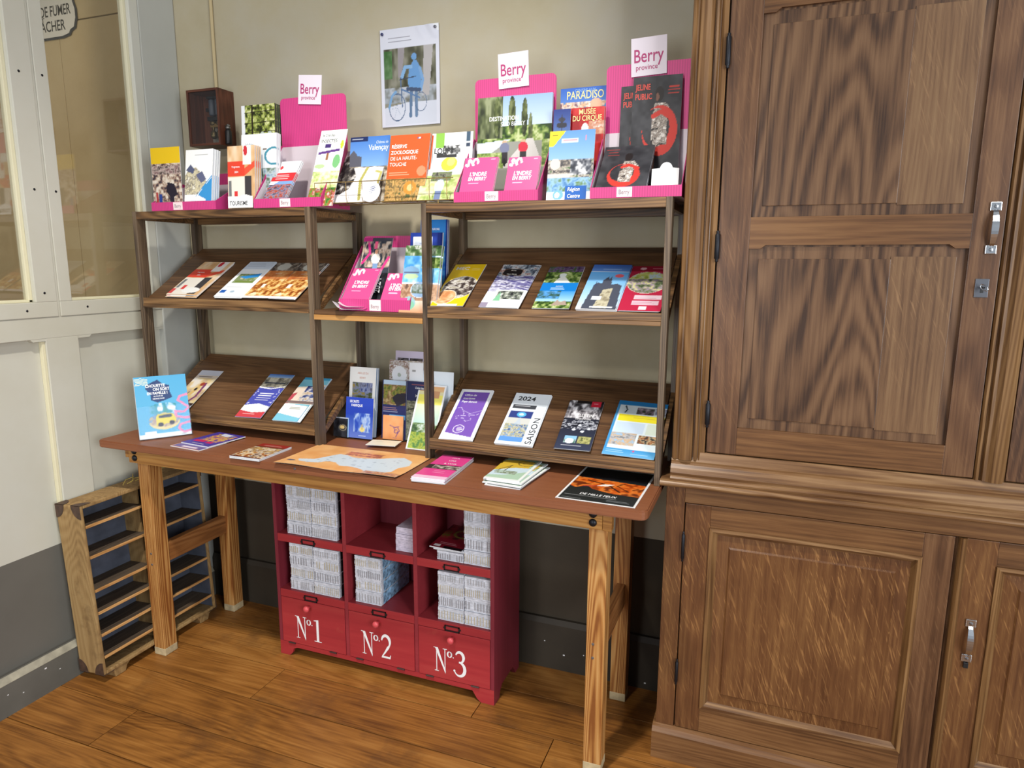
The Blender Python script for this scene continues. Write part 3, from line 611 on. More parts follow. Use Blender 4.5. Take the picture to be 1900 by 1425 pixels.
# ================================================================ printed matter: colour canvases carried by fine grids, lettering as meshes
RES = .0022
class Cv:
    """a printed page: colours on a grid, x 0..1 left to right, y 0..1 top to bottom"""
    def __init__(s, w, h, c=(245, 245, 245), res=RES):
        s.w, s.h = w, h; s.nx = max(2, int(round(w/res))+1); s.ny = max(2, int(round(h/res))+1)
        s.X, s.Y = np.meshgrid(np.linspace(0, 1, s.nx), np.linspace(0, 1, s.ny))
        s.a = np.empty((s.ny, s.nx, 3)); s.a[:] = c; s.txt = []; s.f = 1.
    def vis(s, f):
        """from here on y = 1 means the fraction f of the page height"""
        s.Y = s.Y/f; s.f = f; return s
    def _put(s, mk, c, al=1.):
        mk = mk.astype(float)*al if mk.dtype == bool else np.clip(mk, 0, 1)*al
        s.a = s.a*(1-mk[..., None])+np.asarray(c, float)*mk[..., None]; return s
    def rect(s, x0, y0, x1, y1, c, al=1.): return s._put((s.X >= x0) & (s.X <= x1) & (s.Y >= y0) & (s.Y <= y1), c, al)
    def ell(s, cx, cy, rx, ry, c, al=1., ring=0):
        d = ((s.X-cx)/rx)**2+((s.Y-cy)/ry)**2
        return s._put((d <= 1) & (d >= (1-ring)**2 if ring else d <= 1), c, al)
    def _in(s, pts):
        mk = np.zeros(s.X.shape, bool); n = len(pts)
        for i in range(n):
            (xa, ya), (xb, yb) = pts[i], pts[(i+1) % n]
            if ya == yb: continue
            mk ^= ((ya > s.Y) != (yb > s.Y)) & (s.X < (xb-xa)*(s.Y-ya)/(yb-ya)+xa)
        return mk
    def poly(s, pts, c, al=1.): return s._put(s._in(pts), c, al)
    def line(s, pts, wd, c, al=1.):
        """wd in metres"""
        H_ = s.h*s.f; px, py = s.X*s.w, s.Y*H_; mk = np.zeros(s.X.shape, bool)
        for (xa, ya), (xb, yb) in zip(pts, pts[1:]):
            xa, xb, ya, yb = xa*s.w, xb*s.w, ya*H_, yb*H_; dx, dy = xb-xa, yb-ya; L = dx*dx+dy*dy+1e-12
            t = np.clip(((px-xa)*dx+(py-ya)*dy)/L, 0, 1); mk |= (px-xa-t*dx)**2+(py-ya-t*dy)**2 <= (wd/2)**2
        return s._put(mk, c, al)
    def grad(s, x0, y0, x1, y1, c0, c1, horiz=False):
        t = np.clip(((s.X-x0)/(x1-x0+1e-9)) if horiz else ((s.Y-y0)/(y1-y0+1e-9)), 0, 1)[..., None]
        mk = ((s.X >= x0) & (s.X <= x1) & (s.Y >= y0) & (s.Y <= y1))[..., None]
        s.a = np.where(mk, np.asarray(c0, float)*(1-t)+np.asarray(c1, float)*t, s.a); return s
    def _vn(s, cell, seed, asp=1.):
        r = np.random.RandomState(seed); gx, gy = s.X*s.w/cell, s.Y*s.h*s.f/(cell*asp)
        g = r.rand(int(gy.max())+3, int(gx.max())+3); ix, iy = gx.astype(int), gy.astype(int); fx, fy = gx-ix, gy-iy
        fx, fy = fx*fx*(3-2*fx), fy*fy*(3-2*fy)
        return (g[iy, ix]*(1-fx)+g[iy, ix+1]*fx)*(1-fy)+(g[iy+1, ix]*(1-fx)+g[iy+1, ix+1]*fx)*fy
    def photo(s, x0, y0, x1, y1, cols, cell=.008, seed=1, asp=1., shape=None, soft=.5):
        """mottled photograph patch in the given colours"""
        v = s._vn(cell, seed, asp)*.65+s._vn(cell*.35, seed+7, asp)*.35
        v = np.clip((v-.5)*1.9+.5, 0, .999)*(len(cols)-1); i = v.astype(int); f = (v-i)[..., None]
        C_ = np.asarray(cols, float); c = C_[i]*(1-f)+C_[i+1]*f
        mk = (s.X >= x0) & (s.X <= x1) & (s.Y >= y0) & (s.Y <= y1)
        if shape is not None: mk &= shape
        s.a = np.where(mk[..., None], c, s.a); return s
    def oval(s, cx, cy, rx, ry): return ((s.X-cx)/rx)**2+((s.Y-cy)/ry)**2 <= 1
    def lines(s, x0, y0, x1, n, c, dy=.03, th=.0012, al=.7, seed=3):
        r = random.Random(seed)
        for i in range(n): s.line([(x0, y0+i*dy), (x0+(x1-x0)*r.uniform(.7, 1), y0+i*dy)], th, c, al)
        return s
    def text(s, t, x, y, size, c, align='L', bold=0., cond=1., shear=0., rot=0., gap=1., serif=False):
        """t centred on baseline y (fraction), size = cap height in metres"""
        s.txt.append((t, x, y*s.f, size, tuple(c), align, bold, cond, shear, rot, gap)); return s
_ink = {}
def ink(c):
    k = tuple(int(v*.93) for v in c)
    if k not in _ink: _ink[k] = flat('ink_%02x%02x%02x' % k, k, .5)
    return _ink[k]
def print_mat():
    if 'printed_colour' in MATS: return MATS['printed_colour']
    mt, n, b = nt('printed_colour'); a = n.nodes.new('ShaderNodeAttribute'); a.attribute_name = 'print'
    n.links.new(a.outputs['Color'], b.inputs['Base Color']); b.inputs['Roughness'].default_value = .38; b.inputs['Specular IOR Level'].default_value = .25
    MATS['printed_colour'] = mt; return mt
def gloss_mat():
    if 'printed_laminate' in MATS: return MATS['printed_laminate']
    mt, n, b = nt('printed_laminate'); a = n.nodes.new('ShaderNodeAttribute'); a.attribute_name = 'print'
    n.links.new(a.outputs['Color'], b.inputs['Base Color']); b.inputs['Roughness'].default_value = .12; b.inputs['Coat Weight'].default_value = .6
    MATS['printed_laminate'] = mt; return mt
def grid_mesh(cv, curl=None, z=.0002):
    nx, ny = cv.nx, cv.ny; me = bpy.data.meshes.new('print_grid')
    x = cv.X.ravel()*cv.w; Yr = cv.Y.ravel()*cv.f; y = (1-Yr)*cv.h; zz = np.full(x.shape, z)
    if curl is not None: zz = zz+curl(cv.X.ravel(), 1-Yr)
    me.vertices.add(nx*ny); me.vertices.foreach_set('co', np.stack([x, y, zz], 1).ravel())
    i = (np.arange(ny-1)[:, None]*nx+np.arange(nx-1)[None, :]).ravel()
    q = np.stack([i+nx, i+nx+1, i+1, i], 1); nf = len(q)
    me.loops.add(nf*4); me.loops.foreach_set('vertex_index', q.ravel().astype(np.int32))
    me.polygons.add(nf); me.polygons.foreach_set('loop_start', (np.arange(nf)*4).astype(np.int32)); me.polygons.foreach_set('loop_total', np.full(nf, 4, np.int32))
    me.update(); me.validate()
    at_ = me.attributes.new('print', 'FLOAT_COLOR', 'POINT')
    c = np.concatenate([lin(np.clip(cv.a.reshape(-1, 3), 0, 255)/255.)*.84, np.ones((nx*ny, 1))], 1)
    at_.data.foreach_set('color', c.astype(np.float32).ravel())
    return me
_fonts = {}
def text_mesh(t, size, bold, cond, shear, gap):
    k = (t, round(size, 5), bold, cond, shear, gap)
    if k in _fonts: return _fonts[k]
    cu = bpy.data.curves.new('txt', 'FONT'); cu.body = t; cu.size = size/.729; cu.offset = bold*size; cu.shear = shear; cu.space_character = gap; cu.resolution_u = 3
    o = bpy.data.objects.new('txt', cu); COL.objects.link(o)
    dg = bpy.context.evaluated_depsgraph_get(); me = bpy.data.meshes.new_from_object(o.evaluated_get(dg))
    co = np.empty(len(me.vertices)*3); me.vertices.foreach_get('co', co); co = co.reshape(-1, 3); co[:, 0] *= cond
    fs = [list(p.vertices) for p in me.polygons]
    bpy.data.objects.remove(o); bpy.data.curves.remove(cu); bpy.data.meshes.remove(me)
    _fonts[k] = (co, fs); return _fonts[k]
def lettering(cv, par, z=.0005, curl=None):
    if not cv.txt: return
    V, F, MI, mats = [], [], [], []
    for (t, x, y, size, c, al, bold, cond, shear, rot, gap) in cv.txt:
        co, fs = text_mesh(t, size, bold, cond, shear, gap)
        if not len(co): continue
        co = co.copy(); w_ = co[:, 0].max()+co[:, 0].min()
        if al == 'C': co[:, 0] -= w_/2
        elif al == 'R': co[:, 0] -= co[:, 0].max()
        if rot:
            ca, sa = math.cos(rot), math.sin(rot); co = np.stack([co[:, 0]*ca-co[:, 1]*sa, co[:, 0]*sa+co[:, 1]*ca, co[:, 2]], 1)
        co[:, 0] += x*cv.w; co[:, 1] += (1-y)*cv.h; co[:, 2] = z
        if curl is not None: co[:, 2] += curl(co[:, 0]/cv.w, co[:, 1]/cv.h)
        mt = ink(c)
        if mt not in mats: mats.append(mt)
        o0 = len(V); V += co.tolist(); F += [[i+o0 for i in f] for f in fs]; MI += [mats.index(mt)]*len(fs)
    me = bpy.data.meshes.new('lettering'); me.from_pydata(V, [], F); me.update()
    for mt in mats: me.materials.append(mt)
    me.polygons.foreach_set('material_index', MI)
    o = bpy.data.objects.new('lettering', me); COL.objects.link(o); o.parent = par
    return o
_grids = {}
def leaf(name, label, cat, M, cv, t=.0012, group=None, mat=None, curl=None, key=None, edge=None):
    """a page, leaflet or booklet; local x right, y up the page, z out of the cover, origin bottom-left"""
    r = thing(name, label, cat, group=group, M=M)
    if key and key in _grids: me, pm, tm = _grids[key]
    else:
        me = grid_mesh(cv, curl); me.materials.append(mat or print_mat()); pm = tm = None
    o = bpy.data.objects.new('cover', me); COL.objects.link(o); o.parent = r
    if pm is None:
        b = BM()
        if curl is None:
            n = max(1, min(6, int(t/.0016)))
            for i in range(n):   # sections of the booklet, each a hair inset
                e = .0003*(i % 2); bx(b, e, cv.w-e, e, cv.h-e, -t+i*t/n, -t+(i+1)*t/n-(.00025 if n > 1 and i < n-1 else 0))
        else:
            k_ = 9; ys_ = np.linspace(0, 1, k_)
            for ja, jb in zip(range(k_), range(1, k_)):
                for ia, ib in zip(range(k_), range(1, k_)):
                    q = [(ys_[ia], ys_[ja]), (ys_[ib], ys_[ja]), (ys_[ib], ys_[jb]), (ys_[ia], ys_[jb])]
                    b.faces.new([b.verts.new((u*cv.w, v*cv.h, float(curl(np.array([u]), np.array([v]))[0])-t)) for u, v in q][::-1])
            bmesh.ops.remove_doubles(b, verts=b.verts[:], dist=1e-6)
        b.normal_update(); pm = bpy.data.meshes.new('pages'); b.to_mesh(pm); b.free(); pm.materials.append(edge or M_PAPER)
    p = bpy.data.objects.new('pages', pm); COL.objects.link(p); p.parent = r
    if tm is None:
        lo = lettering(cv, r, curl=curl); tm = lo.data if lo else False
    elif tm:
        lo = bpy.data.objects.new('lettering', tm); COL.objects.link(lo); lo.parent = r
    if key: _grids[key] = (me, pm, tm)
    return r
def frame(o, ex, ey):
    ex = ex.normalized(); ey = (ey-ex*ey.dot(ex)).normalized(); ez = ex.cross(ey)
    m_ = Matrix.Identity(4)
    for i in range(3): m_[i][0], m_[i][1], m_[i][2], m_[i][3] = ex[i], ey[i], ez[i], o[i]
    return m_
def on_board(bl, br, tl, z0, k, lift=.002):
    """page lying on a slanted board z = z0 + k*(y-YS)"""
    n = Vector((0, -k, 1)).normalized(); p0 = Vector((0, YS, z0))+n*lift
    a, b, c = onp(*bl, p0, n), onp(*br, p0, n), onp(*tl, p0, n)
    return frame(a, b-a, c-a), (b-a).length, (c-a).length
def on_top(bl, br, tl, z):
    a, b, c = at(*bl, 2, z), at(*br, 2, z), at(*tl, 2, z); return frame(a, b-a, c-a), (b-a).length, (c-a).length
def stand(bl, br, tl, y0, drop=0., tilt=None, yaw=0.):
    """page standing on its bottom edge at depth y0, leaning back; drop = hidden length below bl"""
    a, b = at(*bl, 1, y0), at(*br, 1, y0)
    d = ray(*tl)
    if tilt is None:
        t = (a.x-CAM.x)/d.x; c = CAM+d*t; ey = (c-a); ey.x = 0
        h = ey.length; ey.normalize()
        mx = math.radians(46)
        ang = math.atan2(ey.y, ey.z)
        if ang < 0 or ang > mx:
            ang = min(max(ang, math.radians(2)), mx); ey = Vector((0, math.sin(ang), math.cos(ang)))
            n = Vector((1, 0, 0)).cross(ey); c = onp(*tl, a, n); h = (c-a).dot(ey)
    else:
        ey = Vector((0, math.sin(tilt), math.cos(tilt))); n = Vector((1, 0, 0)).cross(ey); c = onp(*tl, a, n); h = (c-a).dot(ey)
    a = a-ey*drop
    return frame(a, Vector((1, 0, 0)), ey), (b-at(*bl, 1, y0)).length, h+drop
def behind(M, d, dx=0., dy=0.): return M @ Matrix.Translation(Vector((dx, dy, -d)))
WHT = (246, 246, 246)
GREEN = [(40, 62, 28), (84, 112, 48), (140, 160, 84), (196, 204, 150)]
STONE = [(96, 84, 72), (158, 146, 126), (206, 196, 176), (232, 226, 212)]
SKY = [(120, 168, 220), (176, 206, 236), (230, 240, 248)]
DARK = [(14, 14, 18), (36, 36, 42), (70, 70, 78)]
# ---------------------------------------------------------------- pink display boxes
def pink_mat(name, base):
    if name in MATS: return MATS[name]
    mt, n, b = nt(name); tc = n.nodes.new('ShaderNodeNewGeometry'); wv = n.nodes.new('ShaderNodeTexWave'); wv.inputs['Scale'].default_value = 48; wv.bands_direction = 'X'
    rp = n.nodes.new('ShaderNodeValToRGB'); a = np.array(base, float); rp.color_ramp.elements[0].color = L4(a*.93); rp.color_ramp.elements[1].color = L4(np.clip(a*1.05, 0, 255))
    n.links.new(tc.outputs['Position'], wv.inputs['Vector']); n.links.new(wv.outputs['Fac'], rp.inputs[0]); n.links.new(rp.outputs[0], b.inputs['Base Color']); b.inputs['Roughness'].default_value = .5
    MATS[name] = mt; return mt
M_PK = pink_mat('pink_corrugated', (190, 54, 118)); M_PKB = pink_mat('magenta_corrugated', (172, 46, 108))
def berry_card(par_label, x, z, w_, h_, y, rot, M=None):
    cv = Cv(w_, h_, (232, 222, 232))
    cv.text('Berry', .5, .64, h_*.36, (176, 40, 108), 'C', .012, .74); cv.text('province', .44, .84, h_*.14, (176, 40, 108), 'C', .012, .9)
    m_ = Matrix.Translation(Vector((x, y, z))) @ Matrix.Rotation(rot, 4, 'Y') @ Matrix.Rotation(math.pi/2, 4, 'X') @ Matrix.Translation(Vector((-w_/2, 0, 0)))
    return leaf('berry_card', par_label, 'sign', m_, cv, .001, 'square cards crowning the pink displays')
def display(label, x0, x1, z, topz, sidez, yF=-.312, yB=-.16, sticker=.45, header=True, lip=.028):
    t = thing('pink_display', label, 'display', ((x0+x1)/2, -.2, z), 'pink cardboard leaflet displays'); e = .0022
    f = obj('front_lip', box(x0, x1, yF, yF+e, z+.0004, z+lip), M_PK, t)
    for xa in (x0, x1-e):
        b = BM(); prism(b, [(yF+e, z+.0004), (yB, z+.0004), (yB, sidez), (yB-.012, sidez+.004), (yF+e, z+lip)], xa, xa+e, 'x'); obj('side_panel', b, M_PKB, t)
        xi = xa+e if xa == x0 else xa-.0006
        b = BM(); prism(b, [(yF+e+.001, z+.003), (yB-.001, z+.003), (yB-.001, sidez-.003), (yF+e+.001, z+lip-.003)], xi, xi+.0006, 'x'); obj('side_lining', b, M_LILAC, t)
    obj('tray_floor', box(x0+e, x1-e, yF+e, yB, z+.0004, z+.002), M_LILAC, t)
    r = .014; pts = [(x0, z+.0004), (x1, z+.0004), (x1, topz-r)]+[(x1-r+r*math.cos(a), topz-r+r*math.sin(a)) for a in (math.pi/6, math.pi/3)]+[(x1-r, topz), (x0+r, topz)]+[(x0+r+r*math.cos(a), topz-r+r*math.sin(a)) for a in (math.pi*2/3, math.pi*5/6)]+[(x0, topz-r)]
    b = BM(); prism(b, pts, yB, yB+e, 'y'); obj('back_panel', b, M_PK, t)
    obj('inner_back', box(x0+e+.001, x1-e-.001, yB-.0015, yB-.0003, z+.002, sidez-.002), M_LILAC, t)
    # the cream name sticker on the lip
    sx = x0+(x1-x0)*sticker
    st = obj('lip_sticker', box(sx, sx+.040, yF-.0006, yF-.0001, z+.002, z+lip-.001), flat('sticker_cream', (226, 206, 206), .5), t)
    co, fs = text_mesh('Berry', .012, 0, .75, 0, 1.)
    b = BM(); vs = [b.verts.new((sx+.005+c[0], yF-.0008, z+.009+c[1])) for c in co]
    for q in fs: b.faces.new([vs[i] for i in q])
    obj('sticker_text', b, flat('sticker_grey', (120, 100, 110), .5), st)
    return t
ZT = HS-.0005
display('pink leaflet display of tall manor and street guides at the partition end', .160, .435, ZT, 1.690, 1.655, sticker=.35)
display('tall pink leaflet display holding the insect city leaflet', .588, .841, ZT, 1.915, 1.765, sticker=.40)
display('tall pink leaflet display with the cyclists magazine behind small pink leaflets', 1.286, 1.534, ZT, 1.915, 1.745, sticker=.38)
display('tall pink leaflet display with black theatre brochures, against the armoire', 1.677, 1.911, ZT, 1.918, 1.745, sticker=.30)
display('low pink leaflet display on the bridging shelf between the racks', .884, 1.133, 1.2435, 1.474, 1.440, yF=-.300, yB=-.150, sticker=.44, lip=.036)
berry_card('square white and pink name card above the insect leaflet display', .706, 1.890, .088, .088, -.1635, math.radians(5))
berry_card('square white and pink name card above the cyclists magazine', 1.408, 1.885, .092, .094, -.1635, math.radians(-2))
berry_card('square white and pink name card nearest the oak armoire', 1.792, 1.885, .094, .096, -.1635, math.radians(-2))
# ---------------------------------------------------------------- leaflets standing along the top
ORD = ['second', 'third', 'fourth', 'fifth', 'sixth', 'seventh', 'eighth', 'ninth']
def std(name, label, bl, br, tl, y0, paint, zf=ZT+.0022, tilt=None, t=.0012, n=0, gap=None, copylabel=None, group=None, cat='leaflet', hmax=None, dxs=.0006, **kw):
    M, w_, h_ = stand(bl, br, tl, y0, 0, tilt)
    ey = Vector((M[0][1], M[1][1], M[2][1])); d = (M.translation.z-zf)/ey.z
    if ey.y > .25: d = min(d, max(0, (M.translation.y+(.3065 if zf > 1.5 else .2965))/ey.y))
    M = M @ Matrix.Translation(Vector((0, -d, 0))); h_ += d
    cv = Cv(w_, h_); paint(cv)
    if n and not group: group = label.split(' with')[0]+', a bundle'
    key = name+label
    o = leaf(name, label, cat, M, cv, t, group, key=key, **kw)
    g_ = gap or t+.0004
    for i in range(n):
        leaf(name, ORD[i]+' copy back, '+(copylabel or 'further copy stacked right behind the '+label.split(' with')[0]).replace('further copy ', ''), cat, behind(M, g_*(i+1), dxs*(i % 2)+.0002*i, -.0004*(i % 3)), cv, t, group, key=key, **kw)
    return o
def p_guide(c):
    c.photo(0, .25, 1, 1, [(60, 52, 60), (150, 120, 104), (206, 190, 170), (226, 214, 200)], .010, 4); c.rect(0, 0, 1, .25, (232, 192, 30)).lines(.3, .10, .85, 3, (250, 240, 200), .045)
    c.poly([(.52, .55), (.75, .58), (.85, .75), (.72, .78), (.70, 1), (.60, 1), (.58, .78), (.45, .70)], (36, 30, 44)); c.rect(.20, .74, .30, .98, (40, 66, 140)).rect(.10, .70, .16, .98, (170, 60, 60)).photo(0, .28, 1, .42, [(70, 58, 56), (200, 180, 170), (120, 90, 90)], .008, 8)
std('leaflet', 'yellow topped walking guide leaflet at far left of the top row', (285.5, 367), (339, 368), (278.4, 275.3), -.296, p_guide)
def p_manor(c):
    c.rect(0, 0, 1, 1, (244, 244, 242)); c.photo(0, .30, 1, .75, [(190, 180, 150), (224, 214, 180), (120, 112, 100), (236, 230, 210)], .007, 3, shape=c._in([(0, .42), (.18, .30), (.30, .22), (.45, .33), (.62, .40), (.75, .52), (1, .60), (.2, 1), (0, 1)]))
    c.poly([(.02, .34), (.20, .24), (.34, .33), (.30, .40)], (86, 92, 120)); c.poly([(.40, .42), (.62, .36), (.78, .50), (.6, .56)], (96, 100, 130))
    c.poly([(.12, .95), (1, .42), (1, 1), (0, 1)], (60, 146, 206)); c.poly([(.1, .97), (.97, .47), (1, .42), (1, .44), (.14, .98)], (255, 255, 255)); c.rect(.22, .84, .78, .97, (232, 234, 240)); c.poly([(.18, .84), (.5, .76), (.82, .84)], (240, 240, 244))
    for i in range(8): c.line([(.26+.07*i, .86), (.26+.07*i, .97)], .0012, (150, 160, 180))
    c.lines(.35, .09, .95, 2, (150, 150, 150), .04)
std('booklet', 'white booklet with a photographed manor and blue corner with copies behind', (342.6, 368), (393, 368), (345, 279), -.298, p_manor, n=6, t=.0034, gap=.0042, dxs=.002, group='manor booklets in the pink display', copylabel='further copy stacked behind the white manor booklet')
def p_prog(c):
    c.photo(0, 0, 1, 1, [(206, 160, 110), (222, 184, 140), (236, 214, 184)], .03, 5, 2.0); c.rect(0, .24, .62, .48, (222, 70, 50)); c.poly([(.62, .36), (1, .24), (1, .34), (.62, .48)], (222, 84, 60)); c.rect(.56, .0, .86, .30, (238, 232, 226)).ell(.66, .08, .07, .08, (200, 50, 60)).rect(.02, .50, .62, .98, (234, 226, 214)).rect(.04, .55, .14, .80, (120, 120, 120)).rect(.62, .48, .86, .96, (64, 60, 62)).rect(.24, .72, .36, .84, (214, 60, 60)).rect(.0, .82, .12, .96, (206, 70, 70)).ell(.62, .86, .28, .08, (238, 236, 232))
    c.text('Programme', .30, .345, .0062, WHT, 'C', .02, .8); c.text('2024', .32, .43, .0062, WHT, 'C', .02, .9)
std('leaflet', 'orange Programme 2024 leaflet standing in the top row with copies', (423.7, 368), (474, 368), (421.6, 272), -.296, p_prog, n=7, t=.0016, gap=.0038, dxs=.0025, group='programme leaflets standing in the top row', copylabel='further copy behind the standing orange programme leaflet')
def p_val(c):
    c.rect(0, 0, 1, 1, (232, 236, 238)); c.text('Vallée', .12, .16, .011, (150, 156, 160), 'L', 0, .9); c.rect(.1, .2, .55, .215, (150, 130, 120)).rect(.62, .195, .72, .215, (110, 90, 80)); c.ell(.92, .30, .26, .12, (70, 140, 160), 1, .22).photo(0, .45, 1, 1, [(120, 150, 170), (190, 200, 206), (90, 110, 90)], .012, 9)
std('booklet', 'white valley booklet rising behind the orange programme leaflets', (447, 368), (512, 368), (443.4, 251), -.255, p_val, tilt=.10, n=3, t=.004, gap=.005, group='white valley booklets', copylabel='further copy behind the white valley booklet', zf=ZT+.001)
def p_park(c):
    c.photo(0, 0, 1, 1, [(40, 44, 22), (104, 116, 50), (160, 170, 84), (214, 216, 160)], .010, 12); c.rect(0, 0, .10, 1, (232, 234, 238)); c.rect(.30, 0, .34, 1, (44, 38, 22))
    for y in (.06, .16, .25, .33, .40): c.line([(.10, y+.01), (1, y)], .0026, (42, 36, 24))
    for x in (.62, .84): c.ell(x, .40, .085, .05, (200, 140, 110)).ell(x, .29, .07, .04, (190, 200, 190))
std('booklet', 'thick stack of green treetop park magazines against the back wall with copies', (452, 362), (513, 362), (446, 197), -.190, p_park, tilt=.05, n=6, t=.0046, gap=.0052, cat='magazine', edge=flat('dark_edge_print', (54, 62, 52), .6, noise=.4, nscale=160), group='green treetop magazines', copylabel='further copy behind the front treetop park magazine', zf=ZT+.001)
# small card TOURISME in front
cv = Cv(.098, .0355, WHT); cv.text('TOURISME', .07, .78, .0135, (36, 36, 40), 'L', .012, .82)
leaf('shelf_label', 'small white card lettered TOURISME on the rack edge', 'sign', frame(at(423.7, 386, 1, -.3135), Vector((1, 0, 0)), Vector((0, .05, 1))), cv, .0008)
def p_regie(c):
    c.rect(0, 0, 1, 1, WHT).rect(0, .31, 1, .52, (206, 48, 54)).ell(.22, .17, .07, .05, (200, 60, 66)); c.lines(.18, .36, .85, 3, (246, 230, 230), .05, .0016, .9); c.lines(.4, .12, .8, 3, (170, 170, 170), .05); c.rect(0, .52, 1, .60, (120, 160, 216)); c.poly([(0, .52), (.4, .52), (0, .68)], WHT); c.photo(0, .60, 1, 1, [(140, 60, 50), (190, 100, 80), (110, 140, 180), (90, 50, 50)], .007, 21, .6)
std('leaflet', 'white and red town leaflet reclining in the insect display with copies', (488, 367), (529, 367), (520, 300.5), -.300, p_regie, n=4, t=.0012, gap=.0022, dxs=.0015, group='white and red town leaflets', copylabel='further copy under the white and red town leaflet')
def p_insect(c):
    c.rect(0, 0, 1, 1, (240, 242, 238)); c.text('la Cité des', .10, .085, .0095, (100, 104, 102), 'L', .01, .8); c.text('INSECTES', .08, .165, .0118, (90, 94, 92), 'L', .012, .86); c.rect(.26, .185, .48, .235, (70, 50, 110)); c.poly([(.05, .29), (.86, .25), (.86, .285), (.05, .325)], (96, 60, 130)); c.rect(.38, .31, .46, .40, (150, 100, 70)); c.ell(.80, .42, .14, .09, (120, 180, 120)).ell(.2, .48, .2, .03, (180, 200, 150)); c.photo(0, .55, 1, .80, [(170, 190, 110), (220, 226, 170), (240, 236, 200)], .010, 4); c.photo(0, .76, 1, 1, [(60, 110, 50), (120, 160, 60), (170, 60, 50), (210, 200, 190)], .009, 14); c.ell(.9, .2, .06, .06, (190, 200, 60))
std('leaflet', 'white insect city leaflet leaning at the right of its pink display', (572, 363), (621, 364), (597, 243), -.290, p_insect)
# ---- brass wire rack bridging the gap
wr = thing('wire_rack', 'brass wire brochure rack between the pink displays on top', 'rack', (1.03, -.25, HS))
xa, xb = .790, 1.277; ZB = HS+.010
def wire(n, pts, r=.0014): b = BM(); tube(b, pts, r, 6); return obj(n, b, M_BRASS, wr)
wire('bottom_rail', [(xa, -.292, ZB), (xb, -.292, ZB)]); wire('bottom_rail', [(xa, -.215, ZB), (xb, -.215, ZB)]); wire('front_rail', [(xa+.02, -.296, ZB+.060), (xb, -.296, ZB+.060)]); wire('back_rail', [(xa, -.20, ZB+.12), (xb, -.20, ZB+.12)])
for x in np.linspace(xa+.02, xb-.02, 9): wire('upright', [(x, -.296, ZB+.060), (x, -.297, ZB+.014), (x, -.292, ZB), (x, -.215, ZB), (x, -.20, ZB+.12)], .0011)
for x in (xa, .797, xb-.05, xb): wire('foot', [(x, -.292, ZB), (x, -.291, HS+.0002)]); wire('foot', [(x, -.215, ZB), (x, -.214, HS+.0002)])
ZW = ZB+.0018
def p_cow(c):
    c.rect(0, 0, 1, 1, (234, 228, 226)); c.photo(0, 0, .45, .85, [(30, 28, 30), (70, 64, 60), (200, 196, 190)], .012, 31, shape=c._in([(0, .15), (.2, .02), (.38, .05), (.30, .35), (.42, .50), (.34, .75), (0, .95)])); c.line([(.62, .35), (.55, .6), (.66, .95)], .010, (170, 164, 90)); c.line([(.85, .42), (.98, .45), (.98, .7)], .008, (180, 172, 100)); c.ell(.74, .24, .035, .03, (30, 30, 30)); c.lines(.52, .26, .7, 2, (150, 150, 150), .04); c.rect(.55, .04, .62, .12, (160, 160, 156)).rect(.72, .04, .80, .12, (160, 160, 156))
std('magazine', 'pale magazine with a black cow sketch in the wire rack', (612.6, 374), (692, 373), (646, 281), -.282, p_cow, zf=ZW, t=.004, cat='magazine')
def p_valen(c):
    c.grad(0, 0, 1, .6, (70, 120, 196), (150, 186, 224)); c.rect(0, 0, .44, .07, (34, 46, 90)).lines(.04, .035, .4, 1, (240, 240, 240)); c.poly([(0, .26), (.1, .20), (.2, .28), (.3, .3), (.3, .5), (0, .5)], (90, 90, 100)); c.text('Château de', .96, .11, .0085, (226, 236, 246), 'R', 0, .8, .2); c.text('Valençay', .97, .205, .0175, WHT, 'R', .008, .82); c.photo(0, .45, 1, 1, STONE, .01, 6)
std('leaflet', 'blue Valençay castle leaflet standing behind the cow magazine', (645, 368), (718, 368), (653, 255.5), -.228, p_valen, tilt=.16, zf=ZW)
def p_zoo(c):
    c.rect(0, 0, 1, .66, (206, 92, 46)); c.photo(0, .66, 1, 1, [(90, 96, 60), (170, 130, 76), (206, 166, 100), (120, 100, 66)], .010, 17); c.ell(.62, .80, .16, .10, (206, 140, 60)).ell(.62, .80, .07, .05, (230, 190, 130)); c.lines(.06, .57, .65, 3, (240, 200, 170), .03); c.ell(.86, .555, .11, .075, (226, 150, 116), .8); c.rect(.68, .045, .72, .065, (60, 90, 160)).rect(.72, .045, .76, .065, WHT).rect(.76, .045, .8, .065, (200, 50, 50))
    for i, (t_, b_) in enumerate((('RÉSERVE', .02), ('ZOOLOGIQUE', .02), ('DE LA HAUTE-', 0.), ('TOUCHE', 0.))): c.text(t_, .05, .20+i*.090, .0115, WHT, 'L', b_, .88)
std('leaflet', 'orange zoological reserve leaflet in the middle of the wire rack with copies', (712, 373), (786, 373), (725.8, 252), -.266, p_zoo, zf=ZW, n=2, t=.002, gap=.006, dxs=.004, group='orange zoological reserve leaflets', copylabel='further copy behind the orange zoological reserve leaflet')
def p_wolf(c):
    c.rect(0, 0, 1, 1, (238, 240, 240)); c.rect(.10, 0, .30, .22, (140, 190, 80)); c.text('LOUPS', .06, .30, .017, (40, 42, 44), 'L', .03, .9); c.rect(.12, .30, .62, .36, (60, 60, 60)).rect(.84, 0, .94, .14, (70, 90, 110)).rect(.84, .16, .94, .22, (60, 70, 90)).photo(.3, .18, .7, .32, [(40, 40, 40), (120, 120, 120), (235, 235, 235)], .006, 3); c.rect(0, .40, 1, .5, (50, 54, 50))
std('leaflet', 'white and green wolf park leaflet in the wire rack', (797, 368), (872, 368), (802, 248.5), -.228, p_wolf, tilt=.14, zf=ZW)
